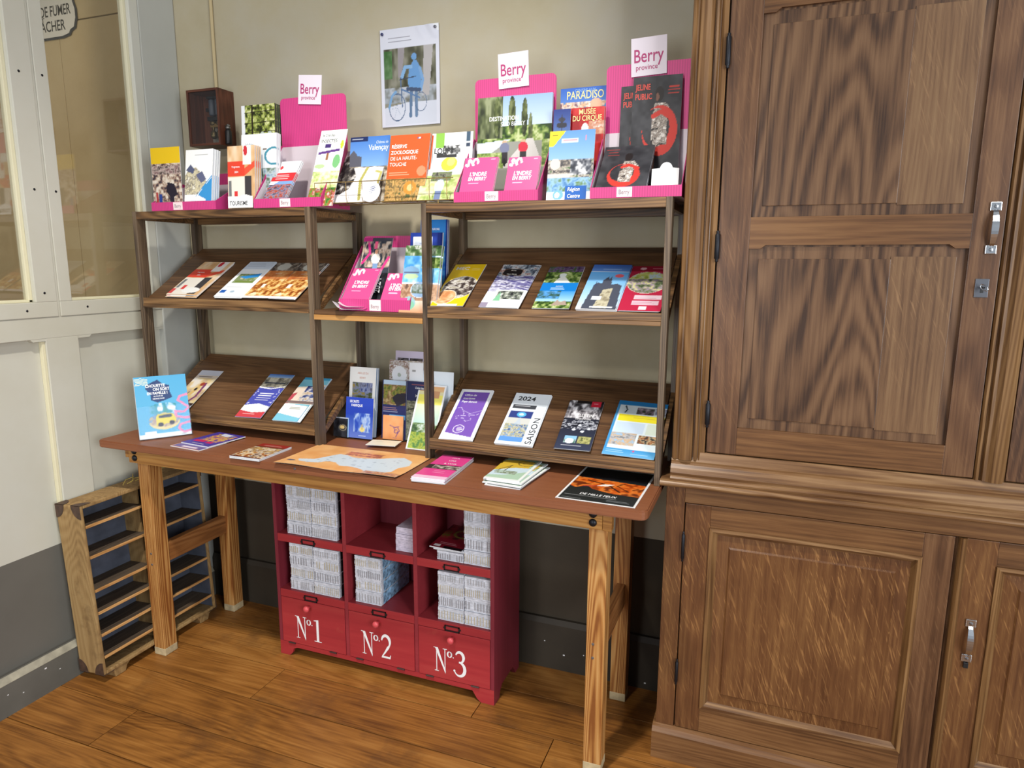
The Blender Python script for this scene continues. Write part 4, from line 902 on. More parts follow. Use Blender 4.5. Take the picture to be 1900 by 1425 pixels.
def p_flow(c):
    c.grad(0, 0, 1, .5, (236, 240, 240), (226, 232, 226)); c.rect(0, .5, 1, 1, (176, 190, 120)); c.photo(0, .55, 1, 1, [(150, 170, 90), (196, 204, 140), (220, 214, 180)], .014, 5); c.ell(.62, .26, .20, .15, (226, 206, 70)).ell(.66, .22, .10, .09, (236, 222, 120)); c.photo(.25, .42, .75, .62, [(60, 60, 56), (130, 130, 110), (90, 110, 60)], .008, 8); c.ell(.50, .72, .12, .14, (190, 206, 230)).rect(.42, .82, .58, 1, (110, 124, 160)); c.text('100  75  50', .10, .075, .0055, (90, 90, 90), 'L', 0, .9); c.rect(.22, .045, .42, .055, (60, 60, 60)).rect(.6, .045, .72, .055, (60, 60, 60))
std('leaflet', 'pale green leaflet with a yellow flower at the right of the wire rack', (772, 375), (846, 374), (793.7, 283.5), -.280, p_flow, zf=ZW)
bd = thing('round_badge', 'round white badge with blue wings clipped to the wire rack', 'badge', M=frame(at(688.5, 356, 1, -.302), Vector((1, 0, 0)), Vector((0, .28, 1))))
b = BM(); lathe(b, (0, 0, 0), (0, 0, 1), [(0, .0315), (.0022, .0315), (.003, .030), (.0031, .001)], 36); obj('disc', b, M_WHITE, bd, world=False)
b = BM()
for q in (((-.020, -.012), (.004, -.003), (.016, -.001), (-.002, -.006)), ((-.016, -.004), (.008, .004), (.021, .006), (.004, .001)), ((-.010, .004), (.010, .011), (.020, .012), (.006, .007)), ((-.006, .012), (.012, .017), (.018, .0175), (.004, .0125))): b.faces.new([b.verts.new((x_, y_, .0034)) for x_, y_ in q])
for f in b.faces:
    f.normal_update()
    if f.normal.z < 0: f.normal_flip()
obj('wing_mark', b, flat('badge_blue', (36, 48, 110), .5), bd, world=False)
# ---- cyclists display
def p_dest(c):
    c.rect(0, 0, 1, 1, (150, 150, 140)).vis(.66); c.grad(0, 0, 1, .5, (150, 180, 222), (206, 220, 236)); c.photo(0, .42, 1, .64, GREEN, .014, 3); c.photo(0, 0, .34, .58, [(50, 56, 40), (96, 104, 70), (150, 156, 120)], .016, 4, 2.4)
    for x_, y_, w_ in ((.47, .05, .05), (.64, .09, .04), (.72, .30, .03), (.27, .06, .05)): c.photo(0, 0, 1, 1, [(36, 44, 26), (80, 90, 50), (120, 128, 84)], .010, int(x_*100), 2., shape=c.oval(x_, y_+.22, w_, .27))
    c.poly([(.0, .64), (.46, .60), (.2, .78), (0, .80)], (206, 214, 222)); c.poly([(.34, 1), (.68, .60), (.76, .60), (.90, 1)], (206, 200, 196)); c.photo(0, .78, .36, 1, GREEN[1:], .010, 8); c.photo(.88, .62, 1, 1, GREEN[1:], .010, 9)
    for x_, col in ((.38, (120, 124, 150)), (.63, (206, 50, 70))): c.ell(x_, .64, .035, .028, (200, 170, 140)).ell(x_, .72, .065, .075, col).rect(x_-.04, .78, x_+.04, .93, (50, 46, 50)).ell(x_, .92, .02, .06, (30, 30, 30))
    c.text('DESTINATION', .16, .335, .0125, WHT, 'L', .016, .82); c.text('SUD BERRY', .32, .415, .0125, (240, 244, 248), 'L', -.006, .86)
std('magazine', 'large glossy magazine with two cyclists by a canal, in a pink display', (884, 352), (1020, 349), (890.7, 182.6), -.192, p_dest, tilt=.06, t=.003, cat='magazine', n=1, gap=.006, dxs=.006, group='cyclists magazines', copylabel='second cyclists magazine behind the front copy')
def p_indre(c):
    c.rect(0, 0, 1, 1, (216, 76, 134)); c.text("L'INDRE", .22, .50, .0125, WHT, 'L', .035, .84, .1); c.text('EN BERRY', .20, .625, .0115, WHT, 'L', .035, .78, .1); c.lines(.24, .70, .62, 2, (250, 200, 224), .03, .0012, .9)
    pts = [(.06+.34*i/30+.03*math.sin(i*.5), .15+.075*math.sin(i*.42+.6)-.05*i/30) for i in range(31)]; c.line(pts, .0062, WHT); c.rect(.80, .045, .92, .06, (250, 190, 216))
IND = 'small pink leaflets L INDRE'
for lb, bl, br, tl, y0, zf in (('small pink square leaflet at left of the cyclists display', (852, 357), (913.5, 354.5), (864, 294), -.303, None), ('small pink square leaflet at right of the cyclists display', (935, 354.5), (994, 353), (945, 292.5), -.303, None), ('small pink square leaflet at left of the low shelf display', (635.4, 551), (685.5, 552), (658, 498), -.291, 1.2458), ('small pink square leaflet at right of the low shelf display', (706.8, 552.8), (756, 553.6), (720.8, 507), -.291, 1.2458)):
    kw = {'zf': zf} if zf else {}
    std('leaflet', lb, bl, br, tl, y0, p_indre, n=3, t=.0016, gap=.0024, dxs=.0012, group=IND, copylabel=lb.replace('small pink square leaflet', 'small pink leaflets'), **kw)
def p_parad(c):
    c.rect(0, 0, 1, 1, (60, 70, 120)).vis(.66); c.grad(0, 0, 1, .6, (50, 100, 190), (150, 190, 230)); c.text('CENTRE AUX', .5, .06, .009, (150, 190, 236), 'C', 0, .8); c.text('PARADISO', .5, .145, .0225, (240, 222, 150), 'C', .012, .74); c.photo(0, .18, 1, .5, [(70, 130, 200), (220, 170, 130), (240, 230, 220), (120, 80, 90)], .012, 4); c.ell(.72, .22, .12, .07, (230, 180, 150)); c.rect(0, .5, 1, 1, (60, 70, 120))
std('leaflet', 'blue circus leaflet lettered PARADISO against the wall', (1035, 352), (1126, 349), (1034.8, 166), -.150, p_parad, tilt=.05, zf=ZT+.001)
def p_circ(c):
    c.rect(0, 0, 1, 1, (150, 20, 26)).vis(.56); c.photo(0, 0, 1, 1, [(150, 20, 26), (190, 36, 40), (206, 60, 56)], .02, 3, 2); c.text('MUSÉE', .5, .125, .0145, (246, 230, 150), 'C', .012, .82); c.text('DU CIRQUE', .5, .245, .0145, (246, 230, 150), 'C', .012, .78); c.ell(.44, .38, .10, .09, (236, 232, 228)).photo(.55, .26, 1, .5, [(220, 180, 150), (190, 120, 90), (230, 220, 210)], .01, 6)
std('leaflet', 'red circus museum leaflet in front of the blue circus leaflet with copies', (1054, 356), (1116, 354), (1056, 201.6), -.200, p_circ, tilt=.05, zf=ZT+.001, n=3, t=.0014, gap=.003, dxs=.002, group='red circus museum leaflets', copylabel='further copy behind the red circus museum leaflet')
def p_night(c):
    c.grad(0, 0, 1, .35, (40, 60, 130), (110, 140, 190)); c.photo(0, .28, 1, .8, [(30, 34, 50), (90, 100, 120), (160, 170, 180)], .008, 3); c.ell(.5, .17, .32, .03, (50, 50, 60)).ell(.5, .11, .2, .025, (60, 60, 70)).rect(.46, .06, .54, .3, (50, 52, 60))
std('leaflet', 'narrow dark blue leaflet with a tower, left of the red circus leaflet', (1023, 360), (1054, 359), (1024, 204), -.212, p_night, tilt=.05, zf=ZT+.001)
def p_reg(c):
    c.grad(0, 0, 1, .6, (96, 148, 214), (160, 196, 230)); c.poly([(0, 0), (.36, 0), (.10, .22), (0, .22)], (236, 216, 50)); c.lines(.06, .06, .22, 2, (90, 80, 30), .04); c.rect(.28, .11, .64, .17, (226, 234, 244)); c.rect(.30, .125, .62, .155, (200, 80, 90), .5); c.rect(.80, .08, .82, .15, (240, 130, 130)); c.photo(0, .42, 1, .70, [(60, 60, 66), (120, 112, 104), (200, 190, 176), (90, 110, 80)], .009, 8); c.photo(.5, .42, .95, .65, [(40, 44, 54), (70, 74, 84), (230, 230, 230)], .014, 3); c.ell(.16, .48, .12, .08, (224, 208, 196)).photo(0, .68, 1, .88, [(90, 120, 60), (150, 190, 220), (80, 130, 180)], .012, 9); c.rect(.42, .80, .88, 1, (30, 96, 180)); c.text('Région', .46, .875, .0105, WHT, 'L', .016, .86, .2); c.text('Centre', .46, .972, .0105, WHT, 'L', .016, .86, .2); c.ell(.26, .93, .12, .07, (120, 180, 226)).ell(.24, .93, .06, .04, (226, 236, 240)); c.rect(0, .62, .5, .68, (206, 200, 196))
std('booklet', 'light blue castle and garden booklet between the two right displays', (1013, 371), (1096.7, 367), (1021, 244.5), -.292, p_reg, zf=ZT+.001, t=.004)
# ---- black theatre brochures
def p_jel(c):
    c.rect(0, 0, 1, 1, (50, 50, 54)).vis(.84); c.photo(0, 0, 1, 1, [(44, 44, 48), (58, 58, 62), (72, 72, 76)], .03, 3); c.text('JELINE', .06, .125, .0155, (222, 70, 54), 'L', .018, .66); c.text('PUBLIC', .05, .215, .0155, (222, 70, 54), 'L', .018, .66); c.lines(.74, .11, .98, 3, (206, 60, 50), .03, .003, .9)
    c.photo(0, 0, 1, 1, [(40, 34, 34), (206, 196, 184), (120, 108, 100), (232, 226, 218)], .008, 6, shape=c._in([(.46, .26), (.70, .26), (.82, .36), (.72, .44), (.74, .66), (.60, .72), (.42, .68), (.42, .40)])); c.ell(.55, .17, .09, .07, (36, 30, 30)).ell(.51, .20, .035, .04, (120, 84, 70))
    d1_ = ((c.X-.58)/.36)**2+((c.Y-.52)/.24)**2; d2_ = ((c.X-.50)/.28)**2+((c.Y-.49)/.185)**2; c._put((d1_ <= 1) & (d2_ >= 1) & ~((c.X > .42) & (c.X < .74) & (c.Y < .66) & (c.Y > .42)), (206, 60, 50)); c.line([(.44, .38), (.60, .34), (.80, .40)], .012, (206, 60, 50)); c.rect(.44, .72, .50, .9, (110, 80, 70))
std('brochure', 'large black theatre brochure with a red ring, beside the armoire', (1166, 350), (1256, 347), (1173.7, 144.7), -.190, p_jel, tilt=.07, t=.002, cat='brochure')
std('brochure', 'second large black theatre brochure half hidden behind the first', (1145, 350), (1232, 348), (1157, 161), -.176, p_jel, tilt=.06, t=.002, cat='brochure')
def p_jels(c):
    c.photo(0, 0, 1, 1, [(46, 46, 50), (60, 60, 64), (72, 72, 76)], .03, 5); c.lines(.06, .08, .36, 1, (206, 60, 50), .07, .003); c.lines(.10, .15, .34, 2, (206, 60, 50), .07, .003)
    c.photo(0, 0, 1, 1, [(40, 34, 34), (206, 196, 184), (120, 108, 100), (232, 226, 218)], .007, 6, shape=c._in([(.46, .38), (.66, .38), (.76, .50), (.68, .60), (.66, .88), (.40, .88), (.42, .55)])); c.ell(.53, .28, .08, .10, (34, 28, 28)); d1_ = ((c.X-.50)/.32)**2+((c.Y-.72)/.28)**2; d2_ = ((c.X-.46)/.24)**2+((c.Y-.66)/.20)**2; c._put((d1_ <= 1) & (d2_ >= 1) & ~((c.X > .42) & (c.X < .66) & (c.Y < .88) & (c.Y > .55)), (206, 60, 50)); c.line([(.44, .52), (.58, .48), (.76, .56)], .010, (206, 60, 50))
std('brochure', 'small black theatre brochure with a red ring reclining in front', (1105.5, 344), (1200, 339), (1124.5, 273.6), -.300, p_jels, n=2, t=.0016, gap=.0035, cat='brochure', group='small black theatre brochures', copylabel='further copy under the small black theatre brochure')
hb = thing('white_tab_card', 'folded white card with a round tab in the theatre display', 'card', M=frame(at(1208, 345, 1, -.285), Vector((1, 0, 0)), Vector((0, .1, 1))))
b = BM(); prism(b, [(0, -.018), (.068, -.018), (.068, .042), (.052, .044)]+[(.036+.015*math.cos(t), .044+.014*math.sin(t)) for t in [i*math.pi/8 for i in range(1, 8)]]+[(.020, .044), (0, .042)], -.001, 0, 'z'); obj('card', b, M_WHITE, hb, world=False)
# ---------------------------------------------------------------- leaflets lying on the slanted boards
UP, LO = (1.2600, .606), (.8640, .583)
def lay(name, label, bl, br, tl, bd_, paint, t=.0012, n=0, cat='leaflet', group=None, copylabel=None, dx=.002, dyy=.0015, dh=None, lift=.0012, **kw):
    M, w_, h_ = on_board(bl, br, tl, bd_[0], bd_[1], lift+t+(n*(t+.0002)))
    if dh: h_ = dh
    cv = Cv(w_, h_); paint(cv); key = 'lay'+label
    o = leaf(name, label, cat, M, cv, t, group, key=key, **kw)
    for i in range(n):
        leaf(name, ORD[i]+' copy down, '+(copylabel or 'under the '+label.split(' with')[0]), cat, behind(M, (t+.0002)*(i+1), dx*(i+1), -dyy*((i*2) % 3)), cv, t, group, key=key, **kw)
    return o
lay('leaflet', 'orange and red Programme 2024 leaflet lying on the upper left shelf', (308, 546), (365, 548), (371.5, 486), UP, p_prog, n=2, copylabel='under the orange programme leaflet on the upper left shelf', group='programme leaflets lying on the upper left shelf', dx=.0015, dyy=.005)
def p_b(c):
    c.rect(0, 0, 1, 1, (240, 242, 244)).rect(0, 0, 1, .22, (206, 216, 230)); c.lines(.08, .07, .85, 2, (110, 120, 140), .06, .003, .9); c.photo(.12, .36, .92, .62, [(150, 150, 120), (110, 140, 80), (196, 190, 170)], .007, 2); c.poly([(.2, .45), (.92, .34), (.92, .44), (.5, .50)], (50, 140, 210)); c.rect(.2, .56, .92, .62, (120, 140, 70)); c.lines(.1, .67, .8, 3, (160, 166, 176), .03, .0012); c.rect(.05, .82, .25, .90, (40, 96, 180)).ell(.5, .86, .08, .03, (170, 190, 206))
lay('leaflet', 'white leaflet with a small castle picture on the upper left shelf', (396, 550), (446, 551), (460, 486), UP, p_b, n=2, group='white castle leaflets on the upper left shelf')
def p_c(c):
    c.photo(0, 0, 1, .25, [(70, 60, 56), (130, 118, 104), (190, 180, 166)], .010, 3); c.ell(.45, .12, .25, .10, (196, 194, 184)); c.photo(0, .24, 1, .50, [(186, 96, 46), (206, 126, 70), (226, 170, 110)], .02, 7); c.text('JEUDIS DE', .5, .34, .0060, (250, 232, 206), 'C', .01, .7); c.lines(.2, .40, .8, 2, (110, 60, 40), .05, .002); c.photo(0, .48, 1, .94, [(130, 64, 28), (190, 120, 56), (230, 186, 110), (240, 214, 160)], .012, 12); c.rect(.3, .62, .44, .72, (250, 240, 224)).rect(0, .94, 1, 1, (236, 226, 226)).poly([(.1, .92), (.3, .84), (.42, .92)], (246, 226, 190))
lay('leaflet', 'orange stonework leaflet on the upper left shelf, left one of two', (449, 552), (497, 553), (511, 488), UP, p_c, group='twin orange stonework leaflets')
lay('leaflet', 'orange stonework leaflet on the upper left shelf, partly behind the post', (496, 553), (545, 555), (556, 488), UP, p_c, n=1, t=.0014, group='twin orange stonework leaflets', copylabel='under the stonework leaflet by the post', dx=.004, lift=.0020)
def p_e(c):
    c.rect(0, 0, 1, 1, (222, 206, 190)).rect(0, 0, 1, .14, (206, 208, 222)); c.lines(.15, .17, .9, 1, (90, 84, 96), .02, .004); c.photo(0, .22, 1, .9, [(206, 180, 150), (232, 206, 150), (240, 232, 220)], .03, 4); c.line([(.6, .36), (.5, .6), (.3, .88)], .016, (226, 190, 120)); c.line([(.75, .36), (.80, .7), (.62, .9)], .010, (130, 60, 110)); c.ell(.62, .38, .10, .05, (170, 70, 50)).ell(.52, .52, .06, .04, (40, 36, 40)).line([(.35, .6), (.22, .9)], .005, (110, 110, 110)).rect(0, .88, 1, .94, (60, 40, 40)).rect(0, .94, 1, 1, (206, 214, 226))
lay('leaflet', 'cream fencing costume leaflet behind the clear table stand', (310, 754), (351, 757), (371.5, 686.7), LO, p_e)
def p_f(c):
    c.rect(0, 0, 1, 1, (78, 84, 176)).grad(0, 0, 1, .12, (70, 116, 190), (190, 210, 232)); c.photo(0, .08, 1, .32, [(90, 90, 84), (150, 144, 128), (206, 200, 180)], .012, 9); c.rect(.1, .20, .9, .22, (60, 66, 80)); c.poly([(0, .25), (0, .30), (.5, .34), (1, .27), (1, .29), (.5, .36), (0, .33)], WHT)
    for i in range(4): c.line([(.24, .46+.05*i), (.76-.04*(i % 2), .46+.05*i)], .0034, (246, 246, 250))
    r_ = random.Random(4)
    for i in range(16): c.ell(r_.choice([r_.uniform(.04, .14), r_.uniform(.86, .96)]), r_.uniform(.36, .72), .022, .010, (226, 228, 246))
    c.poly([(0, .74), (.5, .69), (1, .75), (1, .86), (.5, .89), (0, .85)], (244, 244, 242)); c.poly([(0, .85), (.5, .89), (1, .86), (1, 1), (0, 1)], (206, 70, 76)); c.lines(.2, .92, .8, 3, (246, 214, 214), .028, .0018, .9)
lay('leaflet', 'blue, white and red leaflet with stars on the lower left shelf', (435.5, 772.6), (483, 776), (499.5, 694), LO, p_f, t=.0018)
def p_g(c):
    c.rect(0, 0, 1, 1, (128, 196, 218)).rect(0, 0, 1, .05, (60, 150, 190)); c.poly([(0, .24), (1, .16), (1, .62), (0, .62)], (232, 214, 196)); c.photo(.35, .20, 1, .58, [(50, 60, 110), (110, 120, 160), (232, 220, 204), (180, 150, 120)], .014, 4); c.poly([(0, .40), (.16, .36), (.10, .62), (0, .62)], (190, 80, 90)); c.rect(0, .55, 1, .61, (130, 110, 106)); c.poly([(0, .62), (.9, .66), (.9, .92), (0, .84)], (240, 242, 238)); c.lines(.3, .70, .75, 2, (150, 150, 140), .03, .003); c.rect(.90, .62, .93, 1, (40, 130, 180)).rect(.93, .62, 1, 1, (226, 238, 242))
lay('leaflet', 'pale turquoise mill leaflet on the lower left shelf beside the post', (504.6, 779), (555, 783), (558.5, 700), LO, p_g, n=1, t=.0016, copylabel='under the turquoise mill leaflet by the post', group='pale turquoise mill leaflets')
# right rack, upper board
def p_mec(c):
    c.rect(0, 0, 1, 1, (234, 194, 22)); c.text('MEC', .10, .14, .0165, (240, 236, 226), 'L', .03, 1.0); c.lines(.62, .11, .92, 2, (246, 226, 150), .03, .002, .9); c.photo(0, 0, 1, 1, [(50, 40, 40), (104, 92, 84), (216, 212, 206), (150, 140, 120)], .011, 6, shape=c.oval(.56, .57, .52, .26)); c.ell(.56, .57, .53, .265, (240, 232, 210), 1, .03); c.photo(0, 0, 1, 1, [(196, 130, 80), (216, 160, 110), (230, 190, 150)], .016, 9, shape=c.oval(.28, .80, .33, .16)); c.ell(.28, .80, .34, .165, (244, 236, 220), 1, .05); c.rect(.2, .96, .8, 1, (240, 236, 226))
lay('leaflet', 'yellow MEC leaflet with food photographs on the upper right shelf', (798, 567), (858.6, 567.6), (844, 491), UP, p_mec, t=.0022)
def p_car(c):
    c.photo(0, 0, 1, .30, [(60, 66, 80), (130, 140, 150), (206, 210, 214), (150, 110, 100)], .010, 5); c.photo(0, .28, 1, .66, [(70, 66, 120), (120, 116, 160), (226, 226, 236), (90, 84, 120)], .016, 8, .35); c.rect(.12, .11, .64, .27, (30, 26, 28)); c.ell(.38, .19, .30, .10, (190, 140, 100), 1, .04); c.text('Musée', .38, .16, .0058, (236, 226, 214), 'C', .015, .8); c.text('Henri Martin', .38, .25, .0062, (246, 240, 230), 'C', .02, .72); c.rect(.22, .61, 1, .96, (232, 232, 236)); c.photo(.30, .64, .96, .82, [(40, 40, 44), (90, 96, 90), (150, 156, 140), (220, 220, 220)], .008, 11); c.poly([(.26, .86), (.36, .66), (.46, .86)], (130, 190, 150)); c.text('PL 12 LA 030', .74, .78, .0036, WHT, 'C', 0, .7); c.rect(0, .9, .2, 1, (150, 140, 160))
lay('leaflet', 'grey vintage car museum leaflet on the upper right shelf', (887.4, 569), (959, 571.5), (932, 491), UP, p_car, n=1, group='vintage car museum leaflets', dx=.004, dyy=.003)
def p_gar(c):
    c.photo(0, 0, 1, .44, GREEN, .010, 3); c.photo(0, 0, 1, .14, [(60, 40, 70), (110, 90, 120), (60, 80, 50)], .01, 8); c.poly([(.30, .40), (.44, .24), (.54, .24), (.76, .40)], (232, 232, 224)); c.ell(.48, .22, .10, .05, (226, 230, 226)).rect(0, .40, 1, .61, (20, 120, 200)); c.text('JARDINS', .5, .50, .0045, WHT, 'C', .01, .9); c.lines(.28, .53, .72, 2, (226, 240, 250), .03, .0018, .9); c.grad(0, .61, 1, .9, (70, 150, 220), (190, 222, 244)); c.photo(0, .60, .62, .78, [(50, 80, 50), (70, 120, 150), (90, 160, 226)], .010, 4); c.photo(0, .84, 1, 1, GREEN, .010, 13); c.poly([(.5, .90), (.6, .80), (.7, .86), (.82, .82), (.9, .92), (.5, .94)], (170, 150, 136))
lay('leaflet', 'garden leaflet with a bright blue band on the upper right shelf', (986.5, 571.7), (1055.4, 572.6), (1018.5, 495.3), UP, p_gar, t=.002)
def p_cas(c):
    c.grad(0, 0, 1, .16, (60, 100, 180), (96, 140, 206)); c.rect(0, .16, 1, .17, (226, 236, 246)); c.grad(0, .17, 1, .95, (96, 170, 232), (206, 226, 242)); c.lines(.3, .11, .9, 1, (190, 210, 236), .03, .003); c.ell(.78, .26, .11, .04, (226, 100, 110)); c.poly([(.12, 1), (.22, .48), (.30, .42), (.40, .44), (.42, .36), (.52, .28), (.56, .34), (.60, .28), (.66, .46), (.80, .44), (.92, .48), (.99, 1)], (78, 82, 96)); c.poly([(.50, .58), (.72, .54), (.76, .98), (.40, .98)], (196, 188, 160)); c.photo(.3, .60, .76, .98, [(150, 140, 116), (206, 198, 170), (176, 166, 140)], .012, 6, shape=c._in([(.50, .58), (.72, .54), (.76, .98), (.44, .98)])); c.poly([(.22, .52), (.26, .40), (.32, .50)], (70, 76, 96)); c.rect(.30, .72, .52, .80, (226, 230, 236)).rect(.34, .935, .88, .965, (232, 236, 240))
lay('leaflet', 'blue fortress leaflet with stone keep on the upper right shelf', (1067, 572.6), (1142.3, 575.4), (1099.2, 491), UP, p_cas, t=.003, n=1, group='blue fortress leaflets')
def p_redg(c):
    c.rect(0, 0, 1, 1, (186, 40, 70)).rect(0, 0, 1, .12, (140, 24, 46)); c.lines(.55, .06, .92, 1, (230, 180, 190), .03, .002); c.ell(.30, .06, .08, .03, (216, 170, 176)); o_ = c.oval(.5, .38, .50, .24); c.photo(0, 0, 1, 1, [(70, 84, 60), (130, 140, 100), (170, 150, 176), (214, 210, 150)], .010, 5, shape=o_); c.photo(0, 0, 1, .30, [(206, 226, 240), (220, 220, 120), (150, 170, 70)], .012, 9, shape=o_); c.ell(.5, .38, .51, .25, (232, 220, 210), 1, .025); c.rect(.28, .67, .94, .76, (226, 200, 210)).rect(.26, .79, .90, .88, (222, 190, 202)).rect(.45, .91, .64, .98, (238, 236, 238)); c.lines(.3, .70, .92, 2, (180, 110, 130), .03, .0012); c.lines(.28, .82, .88, 2, (180, 110, 130), .03, .0012)
lay('leaflet', 'crimson garden leaflet with an oval photograph on the upper right shelf', (1147.8, 576), (1225.0, 578), (1172.4, 494), UP, p_redg, n=1, group='crimson garden leaflets', dx=-.004)
# right rack, lower board
def p_pur(c):
    c.rect(0, 0, 1, 1, (240, 240, 244)).poly([(.09, .05), (.93, .05), (.93, .945), (.09, .875)], (122, 86, 176)); c.poly([(.09, .05), (.3, .05), (.09, .6)], (104, 76, 180), .6)
    for i, t_ in enumerate(('Office de', 'tourisme', 'Pays dunois')): c.text(t_, .17, .14+i*.068, .0094, WHT, 'L', .022, .86, .1)
    P_ = [(.09, .40), (.25, .38), (.40, .48), (.42, .53)]; c.line(P_, .0012, (226, 214, 244)); c.line([(.36, .44), (.6, .50), (.93, .42)], .0012, (226, 214, 244)); c.line([(.2, .56), (.4, .54), (.6, .55), (.7, .60)], .0012, (226, 214, 244)); c.line([(.22, .60), (.45, .59), (.55, .65), (.7, .62)], .0012, (226, 214, 244)); c.line([(.44, .53), (.80, .52), (.93, .47)], .0012, (226, 214, 244)); c.ell(.46, .80, .17, .078, (236, 228, 248), 1, .12); c.rect(.40, .77, .55, .78, (236, 228, 248)).rect(.40, .80, .58, .81, (236, 228, 248)).rect(.42, .83, .55, .84, (236, 228, 248))
lay('leaflet', 'purple tourist office leaflet with white border on the lower right shelf', (813.5, 813.5), (875, 817.5), (857, 722), LO, p_pur, t=.0024, n=1, group='purple tourist office leaflets')
def p_24(c):
    c.rect(0, 0, 1, 1, (232, 238, 244)); c.text('2024', .12, .15, .0195, (46, 48, 52), 'L', .03, 1.08); c.text('SAISON', .955, .975, .0200, (50, 52, 56), 'L', .010, 1.15, 0, math.pi/2, 1.06); c.rect(.06, .24, .72, .32, (66, 68, 74)); c.lines(.12, .265, .66, 2, (220, 220, 226), .03, .0016, .9); c.rect(.06, .36, .70, .50, (52, 66, 130)).rect(.06, .50, .70, .82, (206, 206, 200)).rect(.06, .82, .70, .95, (96, 150, 222)); c.ell(.40, .43, .13, .05, (90, 180, 236)).ell(.40, .43, .07, .025, (206, 232, 250)); c.poly([(.40, .48), (.50, .66), (.28, .66)], (190, 200, 210)); c.photo(.06, .62, .70, .86, [(70, 100, 150), (206, 206, 196), (170, 160, 110), (120, 160, 214)], .007, 5)
lay('leaflet', 'white 2024 SAISON programme leaflet on the lower right shelf', (916.4, 821.6), (985.9, 828.3), (960.4, 729), LO, p_24, t=.003, n=1, group='2024 season programmes')
def p_fel(c):
    c.photo(0, 0, 1, .38, [(40, 38, 42), (100, 96, 100), (190, 186, 190), (226, 224, 228)], .012, 7, 1.6); c.rect(.2, 0, 1, .06, (26, 22, 24)); c.rect(.64, .01, .92, .12, (186, 36, 56)); c.lines(.72, .05, .86, 2, (236, 200, 206), .03, .002); c.grad(0, .38, 1, 1, (34, 36, 48), (56, 62, 84)); c.text('FELLETIN', .54, .345, .0135, (240, 238, 238), 'C', .012, .74); c.text('DIAMANTAIRE', .54, .405, .0068, (226, 224, 226), 'C', .01, .78); c.photo(0, .42, 1, .60, [(30, 32, 40), (44, 46, 58), (210, 212, 220), (40, 42, 54)], .010, 12, .5); c.ell(.72, .45, .16, .035, (180, 182, 190), 1, .25)
    for x_, y_ in ((.36, .61), (.62, .64), (.78, .58), (.5, .52)): c.ell(x_, y_, .05, .022, (226, 230, 240))
    c.rect(.18, .735, .52, .88, (140, 190, 226)); c.ell(.34, .84, .12, .05, (232, 238, 244)); c.photo(.18, .80, .52, .88, [(60, 100, 80), (190, 214, 226)], .008, 3, shape=~c.oval(.34, .84, .12, .05)); c.photo(.57, .735, .92, .88, [(130, 130, 80), (190, 186, 120), (90, 96, 60)], .007, 9); c.lines(.16, .925, .86, 1, (236, 236, 240), .03, .003)
lay('leaflet', 'black and grey FELLETIN leaflet on the lower right shelf', (1028.8, 831), (1094.7, 837), (1050, 742), LO, p_fel, n=1, group='black Felletin leaflets', dx=-.003)
def p_byl(c):
    c.rect(0, 0, 1, 1, (70, 150, 206)).grad(0, .86, 1, 1, (60, 146, 206), (110, 176, 220)); c.rect(0, 0, 1, .07, (40, 130, 196)); c.rect(.05, .08, 1, .88, (226, 240, 246)); c.photo(.42, .11, .76, .24, [(60, 74, 50), (130, 110, 130), (190, 190, 190)], .010, 4); c.photo(.78, .10, 1, .22, [(90, 96, 140), (170, 170, 190), (220, 230, 236)], .010, 6); c.line([(.17, .10), (.22, .17), (.19, .22)], .004, (40, 60, 70)); c.rect(.08, .26, 1, .38, (240, 226, 50)).lines(.4, .31, .96, 2, (190, 160, 60), .035, .002); c.rect(.08, .40, .66, .60, (206, 224, 244)).rect(.70, .40, .98, .60, (216, 228, 214)); c.photo(.06, .60, .56, .82, [(130, 130, 130), (190, 190, 196), (206, 170, 130), (160, 190, 220)], .012, 8); c.photo(.60, .62, .97, .76, [(80, 70, 64), (170, 110, 70), (210, 190, 150), (60, 60, 60)], .010, 10); c.lines(.06, .915, .45, 2, (206, 230, 244), .03, .002); c.ell(.58, .905, .02, .015, (206, 80, 130)); c.lines(.55, .95, .95, 1, (190, 220, 240), .03, .003)
lay('flyer', 'blue edged flyer with a yellow band on the lower right shelf', (1116, 841.4), (1213, 853.7), (1144.4, 742), LO, p_byl, t=.001)
# ---------------------------------------------------------------- bridging shelf
ZM = 1.2436
def p_ppl(c):
    c.rect(0, 0, 1, 1, (56, 62, 70)); c.photo(0, .04, 1, .42, [(40, 44, 56), (80, 84, 90), (176, 150, 130), (206, 190, 176)], .008, 5, 1.8); c.rect(0, 0, .3, .05, (170, 40, 110)).rect(.30, 0, 1, .05, (60, 60, 70)); c.line([(.05, .36), (.28, .22), (.2, .08)], .008, (206, 50, 126)); c.line([(.76, .44), (.94, .28)], .009, (214, 60, 130)); c.rect(.40, .05, .50, .16, (226, 90, 130)); c.ell(.50, .30, .15, .08, (232, 226, 216)).ell(.5, .20, .06, .035, (206, 150, 120)).rect(.42, .36, .60, .50, (120, 150, 190)); c.photo(0, .50, 1, 1, DARK, .02, 3); c.text('2024', .80, .78, .020, WHT, 'L', .02, .9, 0, math.pi/2)
std('leaflet', 'people at a fair leaflet behind the small pink leaflets on the bridging shelf', (661.6, 537), (715, 538), (676.6, 441.6), -.236, p_ppl, zf=ZM+.004)
